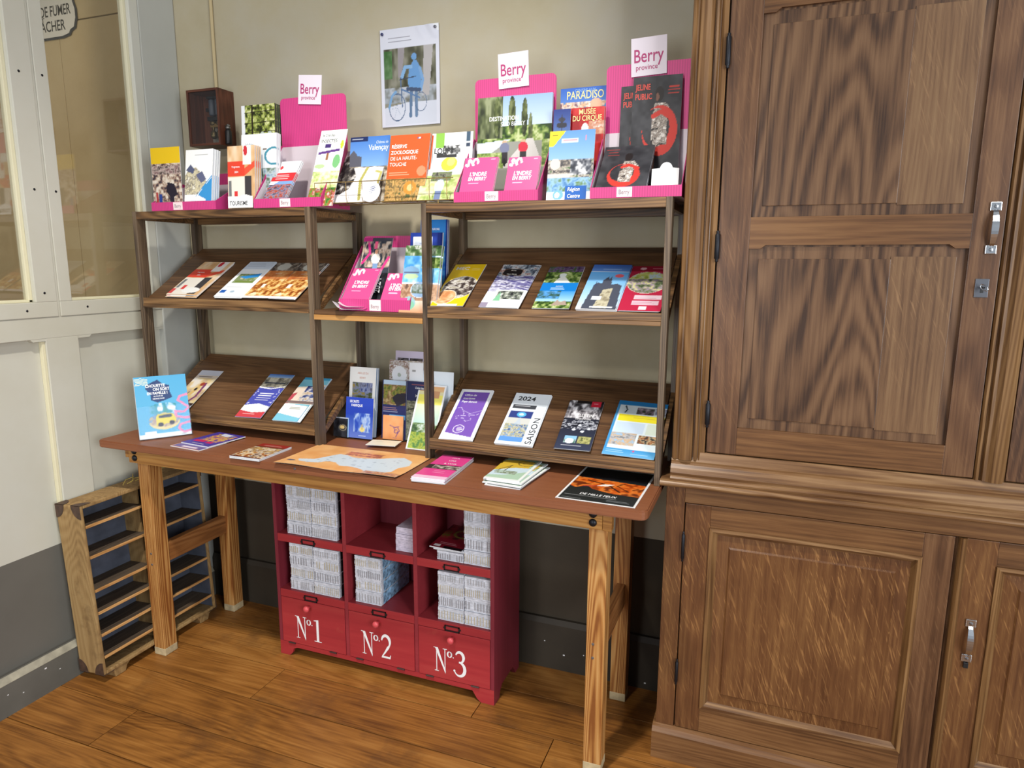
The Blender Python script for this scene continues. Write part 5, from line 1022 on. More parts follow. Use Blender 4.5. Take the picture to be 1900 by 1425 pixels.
def p_tel(c):
    c.photo(0, 0, 1, .24, [(60, 90, 50), (110, 140, 90), (206, 210, 200)], .014, 7); c.photo(0, .16, 1, .55, [(70, 150, 220), (120, 190, 236), (206, 230, 240)], .022, 4); c.photo(.5, .18, 1, .34, GREEN, .012, 3); c.ell(.22, .40, .24, .09, (130, 170, 206)).rect(.02, .39, .44, .41, (90, 100, 130)).ell(.24, .46, .20, .04, (190, 214, 170)); c.photo(0, .58, 1, .82, [(150, 110, 84), (206, 170, 140), (96, 70, 60)], .018, 9); c.ell(.52, .66, .26, .12, (150, 180, 214)).ell(.52, .66, .26, .12, (226, 226, 226), 1, .05).photo(.3, .58, .75, .72, [(140, 130, 110), (90, 110, 90), (190, 200, 210)], .014, 2, shape=c.oval(.52, .66, .24, .11)); c.grad(0, .82, 1, 1, (236, 222, 206), (206, 150, 110)); c.ell(.25, .86, .19, .10, (150, 190, 196)).ell(.25, .89, .17, .07, (130, 190, 160)); c.text('TÉLÉ', .24, .055, .0085, WHT, 'L', .02, .8)
std('leaflet', 'lake activities leaflet with round photos against the right rack post', (739.3, 580), (806, 580), (754, 455.6), -.302, p_tel, zf=ZM, n=3, t=.0022, gap=.004, dxs=.003, group='lake activities leaflets', copylabel='behind the lake activities leaflet')
def p_dkb(c):
    c.rect(0, 0, 1, 1, (34, 60, 150)); c.rect(.09, .055, .70, .40, (236, 240, 246)).rect(.16, .09, .6, .25, (214, 222, 236)); c.lines(.3, .14, .6, 2, (140, 150, 180), .03, .0014); c.rect(.86, 0, 1, 1, (24, 44, 130))
std('booklet', 'dark blue booklet with a white square behind the lake leaflet', (757, 566), (816, 566), (768.7, 432), -.232, p_dkb, zf=ZM, t=.006, tilt=.12)
def p_pad(c):
    c.grad(0, 0, 1, 1, (40, 130, 210), (96, 160, 220)); c.photo(.2, .35, 1, 1, [(40, 110, 200), (90, 170, 226), (150, 200, 236)], .02, 3); c.text('CANOË & KAYAK', .05, .115, .0072, WHT, 'L', .02, .80); c.text('PADDLE', .06, .19, .0095, WHT, 'L', .006, .95); c.ell(.64, .25, .12, .03, (230, 206, 70)); c.rect(.93, 0, 1, 1, (20, 50, 140))
std('leaflet', 'bright blue PADDLE leaflet behind the right rack post', (778, 556), (827, 556), (786, 408), -.160, p_pad, zf=ZM, tilt=.08, n=2, t=.002, gap=.005, group='bright blue paddle leaflets', copylabel='behind the bright blue paddle leaflet')
# rolled sheet lying in front
def curl_roll(u, v): return .004+.024*np.clip((.28-u)/.28, 0, 1)**2*(1.1-v*.4)+.008*np.clip((u-.8)/.2, 0, 1)
M, w_, h_ = on_top((617, 577), (690, 577), (640, 553), ZM+.0006)
cv = Cv(.115, .075, (238, 238, 240), .004)
leaf('leaflet', 'white leaflet curling up at the front of the bridging shelf', 'leaflet', M, cv, .0006, curl=curl_roll)
M2 = M.copy(); M2.translation += Vector((.012, .010, .010)); leaf('leaflet', 'second white leaflet lying on the curling one at the bridging shelf front', 'leaflet', M2, Cv(.105, .065, (230, 230, 232), .004), .0006, curl=lambda u, v: .002+.014*np.clip((.3-u)/.3, 0, 1)**2)
# ---------------------------------------------------------------- things on the table
ZH = H+.0004
def flat_on(name, label, bl, br, tl, paint, t=.004, z=0., n=0, cat='booklet', group=None, copylabel=None, jig=None, **kw):
    zz = ZH+z+t
    M, w_, h_ = on_top(bl, br, tl, zz+n*(t+.0003)); cv = Cv(w_, h_); paint(cv); key = 'flat'+label
    o = leaf(name, label, cat, M, cv, t, group, key=key, **kw)
    for i in range(n):
        j = jig[i % len(jig)] if jig else (0, 0, 0)
        leaf(name, ORD[i]+' one down, '+(copylabel or 'under the '+label), cat, M @ Matrix.Translation(Vector((j[0], j[1], -(t+.0003)*(i+1)))) @ Matrix.Rotation(j[2], 4, 'Z'), cv, t, group, key=key, **kw)
    return o
def p_pb(c):
    c.rect(0, 0, 1, 1, (78, 62, 156)); c.photo(.2, .12, .9, .70, [(78, 62, 156), (206, 130, 110), (226, 190, 80), (90, 70, 160)], .014, 6); c.poly([(.30, .05), (.75, .10), (.6, .25), (.35, .2)], (220, 224, 240)); c.rect(.12, .66, .5, .78, (206, 40, 96)); c.rect(.6, .72, .8, .82, (206, 40, 96)); c.text('DOSSIER FAMILLE', .5, .93, .0055, WHT, 'C', .02, .9)
def p_pb2(c): c.rect(0, 0, 1, 1, (110, 92, 150)); c.rect(0, 0, 1, .04, (230, 150, 90)).rect(0, .96, 1, 1, (230, 150, 90)).rect(0, 0, .03, 1, (230, 170, 130)); c.rect(.3, .8, .8, .9, (240, 220, 226))
flat_on('booklet', 'orange edged booklet under the purple family booklet on the table', (316, 826.5), (368, 836), (352, 811), p_pb2, t=.0026)
flat_on('booklet', 'purple family booklet lying on the table by the clear stand', (336, 820), (386.5, 829), (391, 800), p_pb, t=.0036, z=.0029)
def p_rb(c):
    c.rect(0, 0, 1, .2, (150, 40, 34)); c.rect(0, .2, 1, 1, (96, 44, 30)); c.photo(0, .25, 1, .62, [(190, 160, 120), (230, 220, 200), (130, 90, 60), (206, 170, 100)], .012, 5); c.photo(0, .60, 1, .95, [(120, 40, 20), (190, 130, 50), (236, 226, 206), (80, 40, 26)], .010, 9); c.lines(.2, .1, .9, 2, (230, 190, 180), .05, .002)
flat_on('booklet', 'red food booklet lying on the table front left of the map', (425.4, 845), (480, 852), (483.6, 822), p_rb, t=.0036, n=1, copylabel='under the red food booklet on the table', group='red food booklets', jig=[(.001, -.001, .01)])
def p_map(c):
    c.photo(0, 0, 1, 1, [(226, 160, 96), (232, 172, 110), (238, 184, 124)], .05, 3)
    sh = c._in([(.10, .72), (.22, .66), (.27, .50), (.32, .34), (.40, .36), (.46, .42), (.56, .40), (.66, .34), (.74, .24), (.82, .18), (.92, .30), (.95, .48), (.90, .62), (.90, .80), (.82, .94), (.74, .92), (.66, .82), (.58, .78), (.48, .80), (.42, .70), (.34, .68), (.30, .78), (.22, .82), (.14, .80)])
    c._put(sh, (206, 216, 224)); r_ = random.Random(8)
    for i in range(46):
        x_, y_ = r_.uniform(.2, .9), r_.uniform(.3, .88)
        j_ = int(y_*(c.ny-1)), int(x_*(c.nx-1))
        if sh[j_]: c.rect(x_, y_, x_+r_.uniform(.01, .035), y_+.012, (120, 130, 150) if i % 2 else (150, 160, 172))
    for i in range(7): c.line([(.3+.09*i, .4+.05*(i % 2)), (.38+.08*i, .7-.05*(i % 3))], .0008, (176, 188, 200), .8)
    c.ell(.07, .80, .035, .03, (90, 90, 110)); c.photo(.36, .18, .66, .34, [(226, 160, 96), (206, 120, 80), (150, 80, 60), (232, 172, 110)], .012, 5); c.photo(.72, .86, 1, .98, [(232, 172, 110), (170, 110, 90), (226, 190, 160)], .012, 9)
def c_map(u, v): return .002+.004*np.clip((.22-v)/.22, 0, 1)*(np.sin(u*9)*.5+.6)+.0015*np.sin(u*5)*v*(1-v)*2
M, w_, h_ = on_top((507, 860), (733, 889), (612, 828), ZH+.001); cv = Cv(w_, h_, res=.0028); p_map(cv)
leaf('paper_map', 'orange paper map with a pale district outline spread on the table', 'map', M, cv, .0006, curl=c_map)
def p_cr(c): c.rect(0, 0, 1, 1, (240, 230, 206)).lines(.2, .3, .8, 2, (170, 160, 140), .15, .001)
flat_on('leaflet', 'cream leaflet lying behind the orange map on the table', (678, 825), (733, 828), (697, 816), p_cr, t=.0012, z=.009, cat='leaflet')
def p_pk(c):
    c.rect(0, 0, 1, .44, (222, 66, 140)).rect(0, .44, 1, .62, (50, 40, 40)).rect(0, .62, 1, .90, (222, 66, 140)).rect(0, .9, 1, 1, (236, 190, 214)); c.photo(.2, .46, 1, .6, [(50, 40, 40), (150, 140, 130), (206, 190, 176)], .008, 4); c.text('POUR', .42, .14, .0066, WHT, 'L', .02, 1.); c.text('LIRE', .42, .26, .009, WHT, 'L', .02, 1.); c.text('& VOIR', .38, .39, .009, WHT, 'L', .02, 1.); c.lines(.4, .70, .8, 2, (250, 206, 226), .06, .0016)
flat_on('booklet', 'pile of pink booklets lying at the table centre, top copy', (763, 884), (825, 890.5), (821.5, 843.5), p_pk, t=.0024, n=4, group='pink booklets on the table', copylabel='in the pile of pink booklets on the table', jig=[(.001, -.002, .01), (-.002, -.001, -.012), (.001, -.003, .004)])
def p_gr(c):
    c.rect(0, 0, 1, 1, (176, 206, 180)); c.poly([(0, .12), (.5, .05), (.9, .10), (.85, .42), (0, .60)], (214, 178, 60)); c.ell(.70, .20, .26, .13, (60, 56, 40), 1, .10).ell(.70, .2, .14, .06, (150, 120, 60), 1, .2); c.poly([(0, .62), (.5, .44), (1, .40), (1, .55), (.4, .80), (0, .85)], (206, 226, 236)); c.line([(.05, .66), (.35, .34), (.30, .62)], .003, (60, 56, 44)); c.photo(.1, .6, .7, .74, [(206, 226, 220), (110, 120, 90), (190, 214, 200)], .006, 7); c.rect(.93, 0, 1, 1, (240, 244, 240)).rect(0, .95, 1, 1, (236, 240, 236))
flat_on('booklet', 'untidy pile of green and yellow walking booklets, top copy', (897, 885.5), (963.5, 893.5), (943.5, 849.5), p_gr, t=.0026, n=5, group='green and yellow walking booklets', copylabel='in the untidy pile of green and yellow booklets', jig=[(.010, -.004, -.06), (-.003, .006, .05), (.012, -.010, -.10), (-.002, -.004, .03), (.008, -.012, -.05)])
def p_mf(c):
    c.rect(0, 0, 1, 1, (240, 240, 240)).rect(.025, .02, .975, .98, (26, 34, 36)); c.photo(.025, .02, .975, .34, [(8, 8, 10), (14, 14, 16), (20, 20, 24)], .03, 3); c.photo(.025, .34, .975, .74, [(150, 60, 14), (214, 96, 26), (230, 130, 50), (110, 44, 16)], .026, 6, shape=c._in([(.025, .34), (.975, .40), (.975, .74), (.6, .72), (.35, .66), (.25, .58), (.12, .66), (.025, .62)])); c.line([(.2, .42), (.5, .5), (.7, .66)], .006, (50, 26, 16)); c.line([(.7, .40), (.62, .5), (.8, .62)], .004, (60, 30, 16)); c.poly([(.36, .56), (.44, .49), (.58, .47), (.50, .54)], (250, 240, 230)); c.line([(.2, .60), (.36, .56)], .005, (170, 60, 60)); c.text('DE MILLE FEUX', .24, .835, .0145, WHT, 'L', .02, .72, .15); c.lines(.06, .865, .92, 1, (206, 206, 206), .03, .002); c.lines(.06, .92, .35, 2, (190, 190, 190), .025, .0014); c.lines(.62, .90, .95, 3, (170, 174, 176), .025, .0014)
flat_on('poster_sheet', 'black and orange DE MILLE FEUX sheet on the table corner', (1030, 922.5), (1178, 943), (1095, 866), p_mf, t=.0006, cat='poster')
# ---- clear stand with the family brochure, turned towards the room
a = at(258.6, 819, 2, ZH); b0 = at(358, 806.5, 2, ZH); ex = (b0-a); ex.z = 0; Wd = ex.length; ex.normalize(); nrm = Vector((ex.y, -ex.x, 0))
def stand_frame(org, tilt): ey = (Vector((0, 0, 1))*math.cos(tilt)-nrm*math.sin(tilt)); return frame(org, ex, ey)
TL_ = math.radians(12); M = stand_frame(a+nrm*-.001+Vector((0, 0, .004)), TL_); ez = Vector((M[0][2], M[1][2], M[2][2])); c_ = onp(240, 702, M.translation, ez); hh = (c_-M.translation).dot(Vector((M[0][1], M[1][1], M[2][1])))
def p_ch(c):
    c.grad(0, 0, 1, 1, (78, 168, 212), (96, 178, 216)); c.poly([(.22, .14), (.34, .09), (.44, .06), (.54, .13), (.66, .16), (.66, .27), (.70, .36), (.56, .40), (.40, .43), (.28, .38), (.28, .28), (.20, .20)], (30, 58, 110))
    for i in range(5): c.line([(.02, .03+.024*i), (.14, .025+.024*i), (.25, .045+.024*i)], .0022, (236, 232, 200))
    for i, (t_, x_, s_) in enumerate((('CHOUETTE', .20, .0098), ('ON SORT', .34, .0098), ('EN FAMILLE !', .22, .0092))): c.text(t_, x_, .175+i*.06, s_, WHT, 'L', .04, .86)
    c.text('AU PAYS DE', .34, .335, .0045, WHT, 'L', .03, .85); c.text('GEORGE SAND', .32, .375, .0045, WHT, 'L', .03, .85)
    c.photo(.25, .43, .75, .62, [(60, 150, 150), (70, 160, 200), (230, 236, 240), (80, 170, 160)], .014, 6, shape=c.oval(.52, .54, .32, .10)); c.ell(.44, .53, .06, .03, (230, 234, 238)).ell(.66, .53, .08, .035, (230, 236, 240)); c.ell(.50, .74, .30, .135, (226, 206, 150)); c.photo(.18, .60, .82, .86, [(120, 150, 190), (206, 190, 150), (150, 120, 140)], .010, 9, shape=c.oval(.50, .72, .30, .11)); c.poly([(.34, .66), (.40, .62), (.66, .62), (.72, .69), (.72, .77), (.34, .80)], (226, 206, 80)).poly([(.40, .64), (.64, .635), (.66, .68), (.40, .69)], (70, 76, 96)).ell(.42, .79, .055, .035, (60, 60, 80)).ell(.64, .77, .055, .035, (60, 60, 80)); c.rect(0, .93, 1, 1, (232, 238, 242)); c.line([(1, .33), (.84, .36), (.80, .42), (.92, .50), (1, .55), (.90, .62), (.72, .60), (.74, .68), (.90, .72), (1, .72)], .0075, (226, 140, 180)); c.line([(1, .79), (.80, .82), (.76, .88), (.86, .95), (1, .93)], .0075, (226, 140, 180)); c.rect(.10, .885, .32, .94, (236, 232, 236)); c.text("L'INDRE", .80, .985, .004, (60, 70, 90), 'L', .02, .8)
cv = Cv(Wd-.006, hh); p_ch(cv)
Mi = M @ Matrix.Translation(Vector((.003, 0, 0)))
for i in range(5): leaf('brochure', 'blue family outing brochure at the front of the clear table stand' if i == 0 else ORD[i-1]+' blue family outing brochure back in the clear table stand', 'brochure', behind(Mi, .0042*i, 0, .001*(i % 2)), cv, .0034, 'blue family outing brochures in the clear stand', key='chouette')
sd = thing('brochure_stand', 'clear acrylic stand of blue brochures at the table left end', 'stand', M=M)
def ac(n, q): return obj(n, box(*q), M_ACRYL, sd, world=False)
ac('front_pocket', (0, Wd, -.003, hh*.52, .0030, .0050)); ac('side_wall', (0, .0018, -.003, hh*.52, -.026, .003)); ac('side_wall', (Wd-.0018, Wd, -.003, hh*.52, -.026, .003)); ac('back_plate', (0, Wd, -.003, hh*.98, -.028, -.026)); ac('base', (0, Wd, -.0042, -.003, -.028, .005))
# ---- acrylic holders and leaflets in the middle bay
def acrylic(label, x0, x1, y0, y1, z, hf, hb, tilt=.16):
    M = Matrix.Translation(Vector((x0, y0, z))) @ Matrix.Rotation(-tilt, 4, 'X') if False else frame(Vector((x0, y0, z)), Vector((1, 0, 0)), Vector((0, math.sin(tilt), math.cos(tilt))))
    s = thing('brochure_stand', label, 'stand', M=M); W_ = x1-x0; D_ = y1-y0
    for n, q in (('front_pocket', (0, W_, 0, hf, 0, .0018)), ('side_wall', (0, .0018, 0, hf, -D_, 0)), ('side_wall', (W_-.0018, W_, 0, hf, -D_, 0)), ('back_plate', (0, W_, 0, hb, -D_-.0018, -D_)), ('base', (0, W_, -.0016, 0, -D_, .0018))): obj(n, box(*q), M_ACRYL, s, world=False)
    return s
acrylic('clear acrylic stand of blue and black leaflets in the middle bay', .770, .925, -.206, -.140, ZH+.0035, .115, .24, .14)
acrylic('tall clear acrylic stand in the middle bay beside the right rack', .945, 1.150, -.168, -.100, ZH+.0035, .100, .27, .12)
ZA = ZH+.0055
def p_abe(c):
    c.rect(0, 0, 1, 1, (238, 238, 236)); c.text('ABEILLES DU', .5, .10, .0068, (216, 160, 140), 'C', .01, .82); c.text('BERRY', .5, .165, .0068, (216, 160, 140), 'C', .01, .9); c.photo(.12, .22, .88, .50, [(70, 76, 50), (110, 116, 76), (120, 130, 176), (150, 130, 70)], .010, 5); c.photo(.4, .22, .88, .36, [(60, 70, 120), (150, 160, 196), (90, 90, 110)], .006, 7, 2.5); c.rect(0, .52, 1, 1, (226, 226, 226))
std('leaflet', 'white beekeeping leaflet at the back of the middle bay stand', (645, 796), (693, 797), (652.3, 680), -.168, p_abe, zf=ZA, tilt=.14, n=4, t=.0016, gap=.003, dxs=.002, group='white beekeeping leaflets', copylabel='behind the white beekeeping leaflet', edge=flat('blue_edge', (90, 140, 190), .6))
def p_sec(c):
    c.rect(0, 0, 1, 1, (44, 70, 176)); c.grad(0, .45, 1, 1, (50, 80, 176), (110, 130, 206)); c.text('SECRETS', .14, .13, .0085, WHT, 'L', .02, .82); c.text('FABRIQUE', .20, .225, .0085, WHT, 'L', .02, .82); c.photo(.3, .38, .9, .85, [(50, 80, 180), (120, 150, 214), (190, 206, 232), (60, 90, 180)], .014, 4, 2); c.ell(.62, .78, .09, .06, (236, 214, 130)).rect(.6, .66, .64, .78, (200, 180, 120)); c.rect(.5, .92, .75, .95, (206, 220, 240))
std('leaflet', 'blue SECRETS FABRIQUE leaflet in the middle bay acrylic stand', (640, 819), (690, 820), (636, 735), -.198, p_sec, zf=ZA, tilt=.12)
def p_wat(c):
    c.rect(0, 0, 1, 1, (36, 36, 40)); c.photo(0, .1, 1, 1, [(26, 26, 30), (48, 48, 54), (66, 66, 72)], .02, 3); c.rect(0, 0, 1, .04, (200, 206, 216)); c.ell(.60, .52, .26, .16, (150, 140, 120), 1, .18).ell(.58, .50, .15, .09, (214, 184, 120)); c.rect(.94, 0, 1, 1, (150, 190, 236))
std('leaflet', 'small black clockwork leaflet in front of the blue one in the acrylic stand', (618.4, 820), (645.7, 821), (631.7, 774), -.203, p_wat, zf=ZA, tilt=.12)
def p_nav(c):
    c.rect(0, 0, 1, 1, (44, 48, 96)); c.rect(.03, .0, .97, .08, (190, 214, 236)); c.photo(.03, .07, .97, .42, [(90, 104, 50), (150, 150, 70), (120, 90, 60), (190, 170, 120)], .014, 8); c.poly([(.4, .30), (.6, .22), (.97, .2), (.97, .36), (.62, .44)], (50, 46, 56)); c.lines(.05, .47, .7, 2, (206, 150, 130), .035, .0024); c.lines(.05, .53, .8, 1, (206, 210, 226), .03, .002); c.rect(.3, .58, .97, .66, (110, 176, 220))
std('leaflet', 'navy hillside chapel leaflet in the tall middle bay stand', (708, 806), (752, 807), (712, 704.4), -.162, p_nav, zf=ZA, tilt=.10, n=2, t=.0016, gap=.004, group='navy hillside leaflets', copylabel='behind the navy hillside chapel leaflet')
def p_cha(c):
    c.rect(0, 0, 1, 1, (40, 44, 84)); c.text('Chalet des', .5, .125, .0075, WHT, 'C', .01, .72); c.text('Pierres', .58, .185, .0075, WHT, 'C', .01, .8); c.text('Jaumâtres', .5, .25, .0075, WHT, 'C', .01, .72); c.lines(.2, .06, .8, 1, (206, 110, 90), .03, .002); c.photo(0, .33, 1, 1, [(100, 104, 84), (160, 160, 140), (70, 76, 60)], .009, 7); c.line([(0, .5), (.5, .42)], .004, (40, 40, 40))
std('leaflet', 'navy Chalet des Pierres leaflet half behind the rack post', (752, 807), (800, 808), (757, 706.6), -.158, p_cha, zf=ZA, tilt=.10)
def p_ora(c): c.rect(0, 0, 1, 1, (232, 160, 104)); c.photo(0, 0, 1, 1, [(228, 152, 96), (236, 172, 120)], .04, 5); c.line([(.35, .40), (.6, .48), (.8, .44)], .003, (140, 90, 130)); c.ell(.66, .64, .10, .08, (120, 80, 130), 1, .35).line([(.72, .45), (.82, .6), (.66, .85)], .003, (130, 84, 130)).line([(.55, .5), (.62, .62)], .003, (130, 84, 130)).lines(.5, .92, .75, 1, (150, 100, 120), .03)
std('leaflet', 'plain orange leaflet with a purple scroll in the middle bay', (709.8, 816), (747, 818.6), (715.7, 770), -.172, p_ora, zf=ZA, tilt=.10, n=1, gap=.003, group='plain orange leaflets', copylabel='behind the plain orange scroll leaflet')
def p_hou(c): c.photo(0, 0, 1, 1, [(150, 140, 120), (200, 196, 200), (120, 90, 70), (226, 226, 232)], .010, 3); c.rect(.60, .06, 1, 1, (228, 230, 234)); c.ell(.30, .58, .22, .36, (224, 228, 234)); c.ell(.3, .58, .05, .08, (170, 180, 170)); c.rect(.68, .35, .78, .42, (150, 150, 150)).lines(.68, .8, .9, 2, (170, 170, 176), .08, .001)
std('booklet', 'pale booklet with a white plate picture high in the middle bay', (722, 712), (784, 712), (721.5, 667), -.128, p_hou, zf=.985, tilt=.10, t=.003)
def p_hou2(c): c.rect(0, 0, 1, 1, (190, 180, 200)); c.photo(.08, .2, .46, .8, [(40, 36, 40), (120, 110, 110), (70, 60, 60)], .008, 5); c.photo(.5, .2, .94, .9, [(30, 26, 26), (90, 80, 76), (60, 40, 36)], .008, 9)
std('booklet', 'lilac booklet with dark photographs at the very back of the middle bay', (733, 706), (786, 706), (733, 650), -.116, p_hou2, zf=.985, tilt=.10, t=.003)
def p_arc(c): c.grad(0, 0, 1, 1, (226, 234, 240), (206, 222, 236)); c.ell(.28, .46, .42, .14, (190, 60, 70), 1, .22); c.rect(0, .47, 1, 1, (216, 228, 238))
std('leaflet', 'white leaflet with a red arc behind the right rack post', (776, 800), (838, 802), (784, 687.5), -.140, p_arc, zf=ZA, tilt=.10)
def p_gy(c): c.rect(0, 0, 1, 1, (238, 240, 242)); c.grad(.05, .03, .95, .62, (232, 214, 160), (190, 226, 220)); c.grad(.05, .03, .95, .10, (226, 170, 120), (226, 190, 140)); c.rect(.05, .16, .95, .30, (236, 226, 110)); c.photo(.05, .60, .95, .75, [(60, 90, 60), (110, 140, 90), (206, 220, 210)], .010, 4); c.photo(.05, .74, .95, .98, [(120, 150, 60), (190, 200, 90), (90, 140, 80)], .010, 6); c.rect(.72, .76, .95, .98, (130, 170, 220)); c.rect(.55, .1, .8, .2, (200, 150, 110))
std('leaflet', 'green and yellow leaflet leaning on the right rack post in the middle bay', (752, 834), (803, 838), (779, 712.5), -.238, p_gy, zf=ZH+.0006, n=1, t=.001, gap=.002, group='green and yellow leaflets by the post', copylabel='behind the green and yellow leaflet by the post')
# ================================================================ stacked booklets in the red cabinet
SPINE = {'white': (206, 208, 216), 'lilac': (206, 196, 212), 'blue': (150, 176, 206)}
def bundle(label, x0, x1, y0, y1, z0, h, seed, group, dark=True, tone='white', tilt=0.):
    r = random.Random(seed); t = thing('booklet_bundle', label, 'booklets', ((x0+x1)/2, (y0+y1)/2, z0), group)
    n = max(4, int(h/.0042)); th = h/n; b = BM()
    for i in range(n):   # each booklet a thin slab, folded spines slightly uneven
        dx = r.uniform(-.0008, .0008); dy = r.uniform(-.0012, .0004)
        sag = tilt*i/n
        bx(b, x0+dx, x1+dx, y0+dy+sag, y1+dy, z0+i*th+.0002, z0+(i+1)*th-.0003)
    o = obj('booklet_pages', b, flat('bundle_'+tone, SPINE[tone], .65, noise=.10, nscale=90), t)
    # printed edge marks: a row of little bars that line up down the bundle
    b = BM(); k = r.randint(9, 13); fade = r.choice([(.9, .2), (.6, .3), (.3, .9)]); ww = (x1-x0)/k
    for j in range(k):
        if r.random() < .10: continue
        xx = x0+ww*(j+.28); z_a = z0+h*r.uniform(.10, .16); z_b = z0+h*r.uniform(.66, .80)
        bx(b, xx, xx+ww*.30, y0-.0018, y0-.0012, z_a, z_b)
    cols = [(184, 172, 146), (168, 166, 168), (190, 180, 158), (148, 146, 150)]
    if tone == 'lilac': b.free(); o['kind'] = 'stuff'; return t
    em = obj('edge_marks', b, flat('edge_mark_%d' % (seed % 4), cols[seed % 4], .7), t); em['kind'] = 'stuff'; o['kind'] = 'stuff'
    if dark:
        b = BM(); bx(b, x1+.0011, x1+.0016, y0+.012, y1-.004, z0+.002, z0+h-.002); obj('printed_side', b, flat('dark_side_print', (44, 46, 54), .6, noise=.5, nscale=120) if dark is True else flat('blue_side_print', (120, 156, 196), .5, noise=.55, nscale=70), t)
    return t
GR = 'bundles of booklets in the red cabinet'
ft, bk = RF+.012, RB-.022
PLACE = ['lowest', 'second', 'third', 'fourth', 'topmost']
def column(where, x0, x1, z0, hs, seed, dark, tone='white', yf=ft):
    z = z0+.0006
    for i, h_ in enumerate(hs):
        bundle(f'{PLACE[i] if i < len(hs)-1 else "topmost"} booklet bundle, {where}', x0+.0005*(i % 2), x1+.0005*(i % 2), yf+.0015*((i*2) % 3), bk, z, h_, seed+i, GR, dark, tone)
        z += h_+.0006
column('left pile of the top left pigeonhole', .615, .714, .460, (.045, .045, .043, .045, .020), 3, False)
column('right pile of the top left pigeonhole', .717, .818, .460, (.046, .046, .044, .046, .014), 9, True)
column('left pile of the pigeonhole above door one', .617, .714, .253, (.044, .044, .044, .038), 21, False)
column('right pile of the pigeonhole above door one', .717, .820, .253, (.045, .044, .044, .036), 30, True, yf=ft-.001)
column('spiral pile in the pigeonhole above door two', .882, .982, .253, (.044, .041, .040, .040), 41, 'blue', 'white', ft+.004)
column('left pile of the pigeonhole above door three', 1.196, 1.287, .253, (.044, .043, .044, .034), 50, False)
column('right pile of the pigeonhole above door three', 1.290, 1.382, .253, (.046, .045, .042, .030), 58, False)
column('tall pile at right of the top right pigeonhole', 1.290, 1.382, .460, (.046, .046, .044, .046, .022), 66, False)
column('low pile at left of the top right pigeonhole', 1.196, 1.287, .460, (.030,), 75, False)
column('lilac block in the top middle pigeonhole', 1.040, 1.112, .460, (.058, .022), 81, False, 'lilac', ft+.01)
def p_rm(c): c.rect(0, 0, 1, 1, (120, 22, 36)); c.photo(0, 0, 1, .6, [(60, 14, 20), (130, 30, 40), (90, 80, 30)], .02, 3); c.ell(.6, .35, .3, .18, (110, 100, 40), 1, .3); c.lines(.2, .78, .8, 2, (220, 190, 196), .05, .003); c.rect(.08, .88, .28, .96, (230, 226, 226)).rect(.4, .9, 1, 1, (20, 16, 20))
def p_bm(c): c.rect(0, 0, 1, 1, (190, 200, 216)); c.rect(0, .8, 1, .9, (40, 60, 110))
z_ = .460+.032
leaf('magazine', 'blue edged magazine under the red one in the top right pigeonhole', 'magazine', frame(Vector((1.184, ft-.003, z_+.0075)), Vector((1, .03, 0)), Vector((-.02, 1, 0))), (lambda c: (p_bm(c), c)[1])(Cv(.105, .17)), .0065)
leaf('magazine', 'dark red magazine lying in the top right pigeonhole', 'magazine', frame(Vector((1.172, ft-.007, z_+.0125)), Vector((1, -.02, -.02)), Vector((.03, 1, .05))), (lambda c: (p_rm(c), c)[1])(Cv(.112, .17)), .0040)
# ================================================================ wall things
# laminated picture with two pins (a blue statue holding a bicycle)
q = at(705.5, 57, 1, -.004); w_, h_ = .2155, .3035
def p_lam(c):
    c.rect(0, 0, 1, 1, (216, 218, 230)); c.photo(.055, .20, .945, .985, [(66, 66, 50), (104, 104, 86), (140, 138, 124)], .022, 5, 2.2); c.photo(.055, .22, .20, .50, [(60, 100, 50), (100, 130, 90)], .02, 8); c.poly([(.055, .80), (.945, .70), (.945, .985), (.055, .985)], (206, 210, 222)); c.photo(.055, .60, .945, .76, [(110, 110, 100), (150, 156, 160), (180, 186, 196)], .02, 9); c.poly([(.74, .20), (.90, .20), (.82, .70), (.72, .70)], (176, 172, 172)); c.poly([(.30, .20), (.42, .20), (.36, .50), (.30, .50)], (150, 144, 148))
    bl_ = (104, 150, 200)
    c.ell(.575, .30, .045, .035, bl_).poly([(.49, .42), (.56, .34), (.62, .34), (.70, .44), (.68, .62), (.50, .62), (.46, .56)], bl_).line([(.52, .40), (.42, .40), (.36, .50)], .012, (130, 170, 210)).line([(.67, .42), (.72, .54), (.68, .64)], .010, (120, 160, 204)).line([(.52, .64), (.50, .90)], .010, (96, 120, 150)).line([(.60, .64), (.60, .90)], .010, (106, 130, 160)).line([(.46, .62), (.66, .64)], .012, (70, 84, 110))
    for cx_, cy_, rx_, ry_ in ((.27, .80, .145, .145), (.68, .76, .10, .10)): c.ell(cx_, cy_, rx_, ry_, (80, 100, 130), 1, .08)
    for t_ in range(6): c.line([(.27, .80), (.27+.13*math.cos(t_), .80+.13*math.sin(t_))], .0008, (120, 140, 166), .8)
    c.line([(.34, .50), (.36, .80)], .004, (90, 110, 140)).line([(.32, .52), (.60, .50)], .003, (60, 70, 90)).line([(.36, .62), (.66, .72)], .005, (90, 120, 160)); c.line([(.13, .80), (.18, .68), (.25, .64)], .008, (120, 160, 200)); c.lines(.14, .095, .62, 4, (120, 120, 130), .018, .0010, .8)
def c_lam(u, v): return .0008+.0022*np.clip((v-.85)/.15, 0, 1)*np.clip((u-.55)/.45, 0, 1)*(1+np.sin(u*30+v*20))+.001*np.clip((.1-v)/.1, 0, 1)
cv = Cv(w_, h_); p_lam(cv)
Ml = frame(q+Vector((0, 0, -h_)), Vector((1, 0, .004)), Vector((0, 0, 1)))
